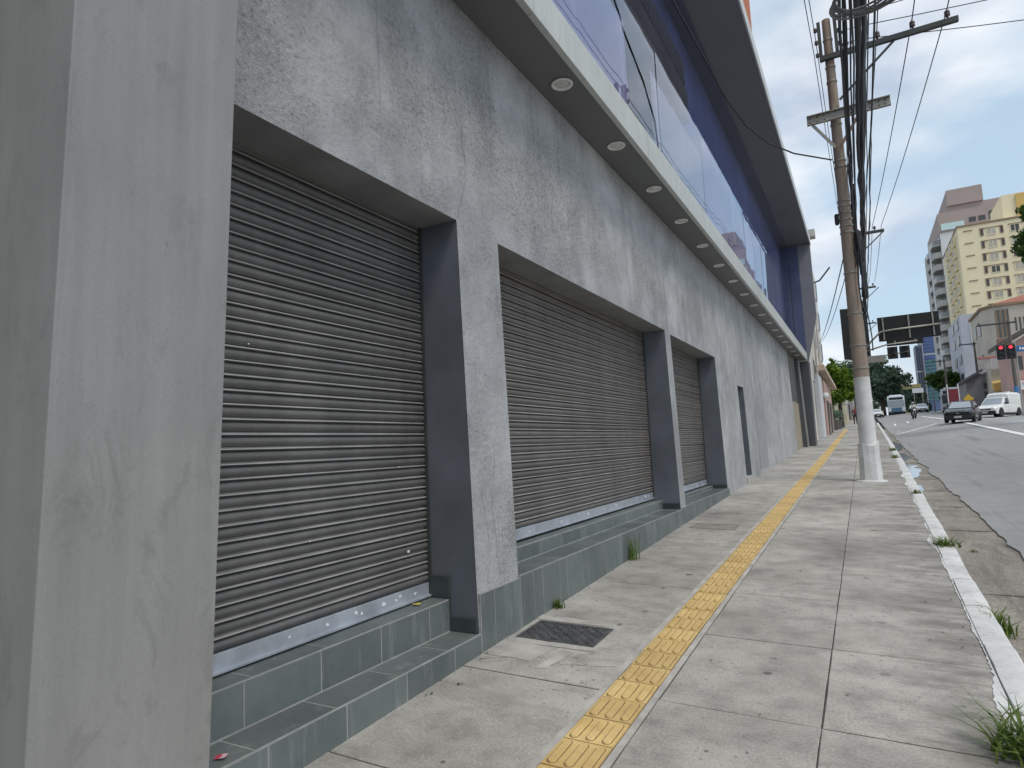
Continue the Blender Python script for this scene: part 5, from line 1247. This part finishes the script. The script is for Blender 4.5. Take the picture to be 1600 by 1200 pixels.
bus('dark blue bus with white roof stopped behind the black hatchback', (10.0, 97, zr(10, 97)), R(-6), flat('bus_navy', (.03, .05, .11), .3), simple('bus_grey', (.42, .44, .47), .35), True)

# ------------------------------------------------------------------ people
def skin_body(name, par, joints, edges, radii, mat, root=0, sub=1):
    me = bpy.data.meshes.new(name); me.from_pydata(joints, edges, []); me.materials.append(mat)
    o = bpy.data.objects.new(name, me); COL.objects.link(o); o.parent = par
    md = o.modifiers.new('skin', 'SKIN'); md.use_smooth_shade = True
    for i, r in enumerate(radii):
        v = me.skin_vertices[0].data[i]; v.radius = r if isinstance(r, tuple) else (r, r); v.use_root = (i == root)
    s_ = o.modifiers.new('subd', 'SUBSURF'); s_.levels = sub; s_.render_levels = sub+1; return o
SKINM = flat('skin', (.32, .19, .13), .55)
def head(par, loc, r, helmet=None, hair=None):
    q = MB(); pr = [(.01, -r*1.15), (r*.55, -r*1.0), (r*.78, -r*.5), (r*.86, 0), (r*.80, r*.5), (r*.5, r*.95), (.01, r*1.1)]
    q.lathe(pr, loc, 14); o = q.build('head', SKINM, par, smooth=True)
    q = MB(); q.hexa([(loc[0]-.015, loc[1]-r*.98, loc[2]-.03), (loc[0]+.015, loc[1]-r*.98, loc[2]-.03), (loc[0]+.02, loc[1]-r*.7, loc[2]-.03), (loc[0]-.02, loc[1]-r*.7, loc[2]-.03), (loc[0]-.006, loc[1]-r*.88, loc[2]+.03), (loc[0]+.006, loc[1]-r*.88, loc[2]+.03), (loc[0]+.01, loc[1]-r*.7, loc[2]+.03), (loc[0]-.01, loc[1]-r*.7, loc[2]+.03)]); q.build('nose', SKINM, o)
    for sx in (-1, 1): q = MB(); q.lathe([(.01, -.008), (.012, 0), (.002, .008)], (loc[0]+sx*.032, loc[1]-r*.80, loc[2]+.03), 8, 'y'); q.build('eye', BLACK, o)
    if helmet:
        q = MB(); R2 = r*1.32; pr = [(R2*.85, -R2*.75), (R2*.98, -R2*.2), (R2, .1*R2), (R2*.85, R2*.6), (R2*.5, R2*.92), (.01, R2)]; q.lathe(pr, (loc[0], loc[1]+.01, loc[2]), 16); h = q.build('helmet', helmet, par, smooth=True)
        q = MB(); vs = []; n = 8
        for k in range(n+1):
            a = R(-150+120*k/n) if False else R(210+120*k/n); vs += [(loc[0]+R2*1.02*math.cos(a), loc[1]+.01+R2*1.02*math.sin(a), loc[2]-.05), (loc[0]+R2*1.02*math.cos(a), loc[1]+.01+R2*1.02*math.sin(a), loc[2]+.07)]
        q.add(vs, [(2*k, 2*k+2, 2*k+3, 2*k+1) for k in range(n)]); q.build('visor', GLASSD, h, norm=False)
    if hair:
        q = MB(); R2 = r*.95; q.lathe([(R2*.8, -r*.15), (R2*.98, r*.25), (R2*.85, r*.7), (R2*.45, r*1.1), (.01, r*1.18)], (loc[0], loc[1]+.02, loc[2]), 12); q.build('hair', hair, par, smooth=True)
# motorcycle with rider
mz = zr(4.5, 78); ML = (4.52, 77.5, mz); MR = R(6)
T = thing('motorcycle', 'dark motorcycle riding towards the camera in the middle of the road', 'motorcycle', ML, None, True, MR)
for yv in (-.68, .66):
    q = MB(); q.lathe([(.22, -.05), (.29, -.055), (.31, 0), (.29, .055), (.22, .05)], (0, yv, .31), 18, 'x'); o = smooth_angle(q.build('wheel', TYRE, T)); q = MB(); q.lathe([(.2, -.03), (.03, -.04), (.03, .04), (.2, .03)], (0, yv, .31), 14, 'x'); q.build('rim', CHROME, o)
q = MB(); 
for sx in (-.09, .09): q.tube([(sx, -.68, .31), (sx, -.42, .98)], .025, 8)
q.build('fork', CHROME, T); q = MB(); q.tube([(-.36, -.28, 1.04), (-.2, -.40, 1.0), (.2, -.40, 1.0), (.36, -.28, 1.04)], .014, 8); q.build('handlebar', BLACK, T)
loft([(-.5, [(.05, .62), (.12, .78), (.10, .92), (.04, .96)]), (-.1, [(.10, .40), (.15, .72), (.14, .92), (.06, .99)]), (.25, [(.10, .38), (.13, .66), (.12, .78), (.06, .82)]), (.85, [(.05, .66), (.10, .74), (.09, .80), (.05, .84)])], CARK, 'body', T)
q = MB(); q.lathe([(.1, .05), (.11, 0), (.095, -.03), (.01, -.05)], (0, -.56, .90), 14, 'y'); q.build('headlight', WHITE, T, smooth=True)
q = MB(); q.hexa([(-.16, -.5, .7), (.16, -.5, .7), (.13, -.42, .7), (-.13, -.42, .7), (-.12, -.52, 1.16), (.12, -.52, 1.16), (.1, -.46, 1.16), (-.1, -.46, 1.16)]); q.build('fairing', CARK, T, bevel=.02)
q = MB(); q.tube([(.14, -.1, .3), (.16, .4, .3), (.17, .9, .36)], .045, 8); q.build('exhaust', CHROME, T)
PR = thing('person', 'motorcycle rider in pale jacket and helmet seated on the dark motorcycle', 'person', ML, None, True, MR)
J = [(0, .22, .90), (0, .15, 1.12), (0, .06, 1.34), (0, .02, 1.46), (-.2, .03, 1.36), (-.30, -.10, 1.12), (-.33, -.30, 1.06), (.2, .03, 1.36), (.30, -.10, 1.12), (.33, -.30, 1.06)]
skin_body('body', PR, J, [(0, 1), (1, 2), (2, 3), (2, 4), (4, 5), (5, 6), (2, 7), (7, 8), (8, 9)], [.15, .15, .16, .06, .075, .055, .04, .075, .055, .04], simple('pale_jacket', (.62, .64, .56), .8))
JL = [(0, .22, .86), (-.12, .2, .84), (-.24, -.18, .72), (-.2, .05, .36), (-.2, -.06, .33), (.12, .2, .84), (.24, -.18, .72), (.2, .05, .36), (.2, -.06, .33)]
skin_body('trousers', PR, JL, [(0, 1), (1, 2), (2, 3), (3, 4), (0, 5), (5, 6), (6, 7), (7, 8)], [.13, .10, .075, .05, .045, .10, .075, .05, .045], flat('dark_denim', (.02, .022, .03), .8))
head(PR, (0, -.02, 1.58), .105, helmet=simple('pale_helmet', (.6, .62, .62), .25))
# two pedestrians far along the sidewalk
def walker(label, x, y, rz, top, legs, ph):
    P_ = thing('person', label, 'person', (x, y, zs(x, y)), None, True, rz)
    J = [(0, 0, .95), (0, 0, 1.2), (0, 0, 1.40), (0, 0, 1.50), (-.19, 0, 1.39), (-.25, .05*ph, 1.12), (-.24, -.06*ph, .88), (.19, 0, 1.39), (.25, -.05*ph, 1.12), (.24, -.12*ph, .88),
         (-.1, 0, .88), (-.11, -.10*ph, .48), (-.11, .04*ph, .08), (-.11, -.10, .04), (.1, 0, .88), (.11, .08*ph, .48), (.11, .22*ph, .10), (.11, .10, .05)]
    E = [(0, 1), (1, 2), (2, 3), (2, 4), (4, 5), (5, 6), (2, 7), (7, 8), (8, 9)]; rr = [.14, .13, .14, .055, .07, .05, .035, .07, .05, .035]
    skin_body('body', P_, J[:10], E, rr, top)
    JL = [(0, 0, .93)]+J[10:]; skin_body('trousers', P_, JL, [(0, 1), (1, 2), (2, 3), (3, 4), (0, 5), (5, 6), (6, 7), (7, 8)], [.13, .10, .07, .045, .04, .10, .07, .045, .04], legs)
    head(P_, (0, -.01, 1.63), .105, hair=flat('hair_%d' % int(y), (.02, .015, .012), .7))
walker('person in dark red top walking at the far end of the sidewalk', -.75, 72, 0, simple('red_top', (.16, .035, .03), .8), flat('black_trousers', (.015, .015, .018), .8), 1)
walker('person in dark clothes walking beside the one in red', -.35, 75, .2, flat('charcoal_top', (.03, .028, .03), .8), flat('navy_trousers', (.02, .022, .035), .8), -1)

# ================================================================== WEEDS AND LITTER
def weed(x, y, z, n, h, spread, label, seed, wd=.008):
    rn = random.Random(seed); t = thing('weed', label, 'weed', (x, y, z), 'weeds in the cracks'); q = MB()
    for i in range(n):
        a = rn.uniform(0, 6.28); ln = h*rn.uniform(.5, 1.15); bend = spread*rn.uniform(.4, 1.3); bx, by = x+rn.gauss(0, spread*.22), y+rn.gauss(0, spread*.3)
        px = []; w0 = wd*rn.uniform(.6, 1.3); sd_ = Vector((-math.sin(a), math.cos(a), 0))
        for k in range(6):
            s = k/5; p = Vector((bx+math.cos(a)*bend*s*s, by+math.sin(a)*bend*s*s, z-.01+ln*(s-.38*s*s*s*rn.uniform(.6, 1.2)))); ww = w0*(1-s*.92); px.append((p-sd_*ww, p+sd_*ww))
        for k in range(5): q.quad(px[k][0], px[k][1], px[k+1][1], px[k+1][0])
    q.build('blades', GRASS, t, norm=False); return t
W = [(.50, 3.55, 150, .24, .23, 'dense grass tuft at the bottom right corner of the kerb', .008), (.70, 5.80, 110, .26, .17, 'long grass tuft growing beside the second visible kerb joint', .007),
     (.66, 8.45, 110, .15, .20, 'grass tuft spilling over a kerb joint halfway to the pole', .007), (.70, 13.4, 60, .13, .14, 'small weed on the kerb in front of the pole', .007),
     (-2.30, 6.75, 26, .42, .13, 'tall thin weed against the tiled step', .006), (-2.30, 4.83, 50, .11, .08, 'tiny weed at the wall foot behind the manhole cover', .007),
     (.74, 23, 60, .18, .2, 'weed clump on the kerb beyond the pole', .012), (.8, 27, 60, .2, .25, 'farther weed clump on the kerb beyond the pole', .014), (.95, 8.95, 20, .05, .06, 'low weed tuft in the gutter crack', .007),
     (.52, 4.0, 20, .06, .07, 'sparse weed between the kerb and the pavement edge', .006), (.80, 5.2, 18, .05, .06, 'small weed under the kerb face in the gutter', .006)]
for i, (x, y, n, h, sp, lb, wd) in enumerate(W): weed(x, y, zs(x, y) if x < xk(y)+.17 else zgut(y), n, h, sp, lb, i, wd)
# wrappers
def wrapper(x, y, z, s, label, c1, c2, rz):
    q = MB(); n = 5; vs = []
    for i in range(n):
        for j in range(n): u, v = (i/(n-1)-.5)*s, (j/(n-1)-.5)*s*.7; vs.append((x+u*math.cos(rz)-v*math.sin(rz), y+u*math.sin(rz)+v*math.cos(rz), z+.006+s*.18*(noise.noise((u*22, v*22, s*70))+.6)))
    fs = [(i*n+j, (i+1)*n+j, (i+1)*n+j+1, i*n+j+1) for i in range(n-1) for j in range(n-1)]
    q.add(vs, fs)
    for k in range(len(fs)//2): q.mi[k] = 1
    return tag(q.build('wrapper', [flat('wrap_%s' % label[:9].replace(' ', '_'), c1, .35), flat('wrap2_%s' % label[:9].replace(' ', '_'), c2, .35)], norm=False), label, 'litter')
wrapper(.47, 3.62, zs(.47, 3.62)+.03, .085, 'white and red paper wrapper in the corner grass tuft', (.75, .75, .78), (.7, .15, .12), 1.2)
wrapper(-2.40, 1.80, .307, .045, 'small pink crumpled wrapper on the lower step beside the column', (.75, .45, .5), (.55, .06, .1), .4)
wrapper(-2.665, 3.45, .517, .05, 'yellow scrap lying on the upper step near the jamb', (.6, .48, .05), (.5, .42, .1), .2)
# scattered dead leaves: too many and too small to count
q = MB(); rn = random.Random(4)
for i in range(170):
    y = 3+rn.random()**1.6*16; x = rn.choice((rn.uniform(-2.3, -1.45), rn.uniform(-1.0, .4), rn.gauss(-2.28, .04), rn.gauss(-2.28, .04), rn.gauss(.42, .06), rn.gauss(.42, .06)))
    if x > xk(y)-.02 or x < -2.33: continue
    a = rn.uniform(0, 6.28); s = rn.uniform(.003, .016); d = Vector((math.cos(a), math.sin(a), 0))*s; e = Vector((-math.sin(a), math.cos(a), 0))*s*.45; c = Vector((x, y, zs(x, y)+.006)); up = Vector((0, 0, s*.3))
    q.add([c-d, c-e+up, c+d+up*.5, c+e+up], [(0, 1, 2, 3)])
o = q.build('leaf_litter', mk_leaf('dead_leaf', (.03, .022, .015), (.12, .085, .05)), norm=False); o['kind'] = 'stuff'; o['label'] = 'scattered tiny dead leaves and grit on the sidewalk'; o['category'] = 'leaf litter'
for o in bpy.data.objects:
    if '_local' in o.keys(): del o['_local']
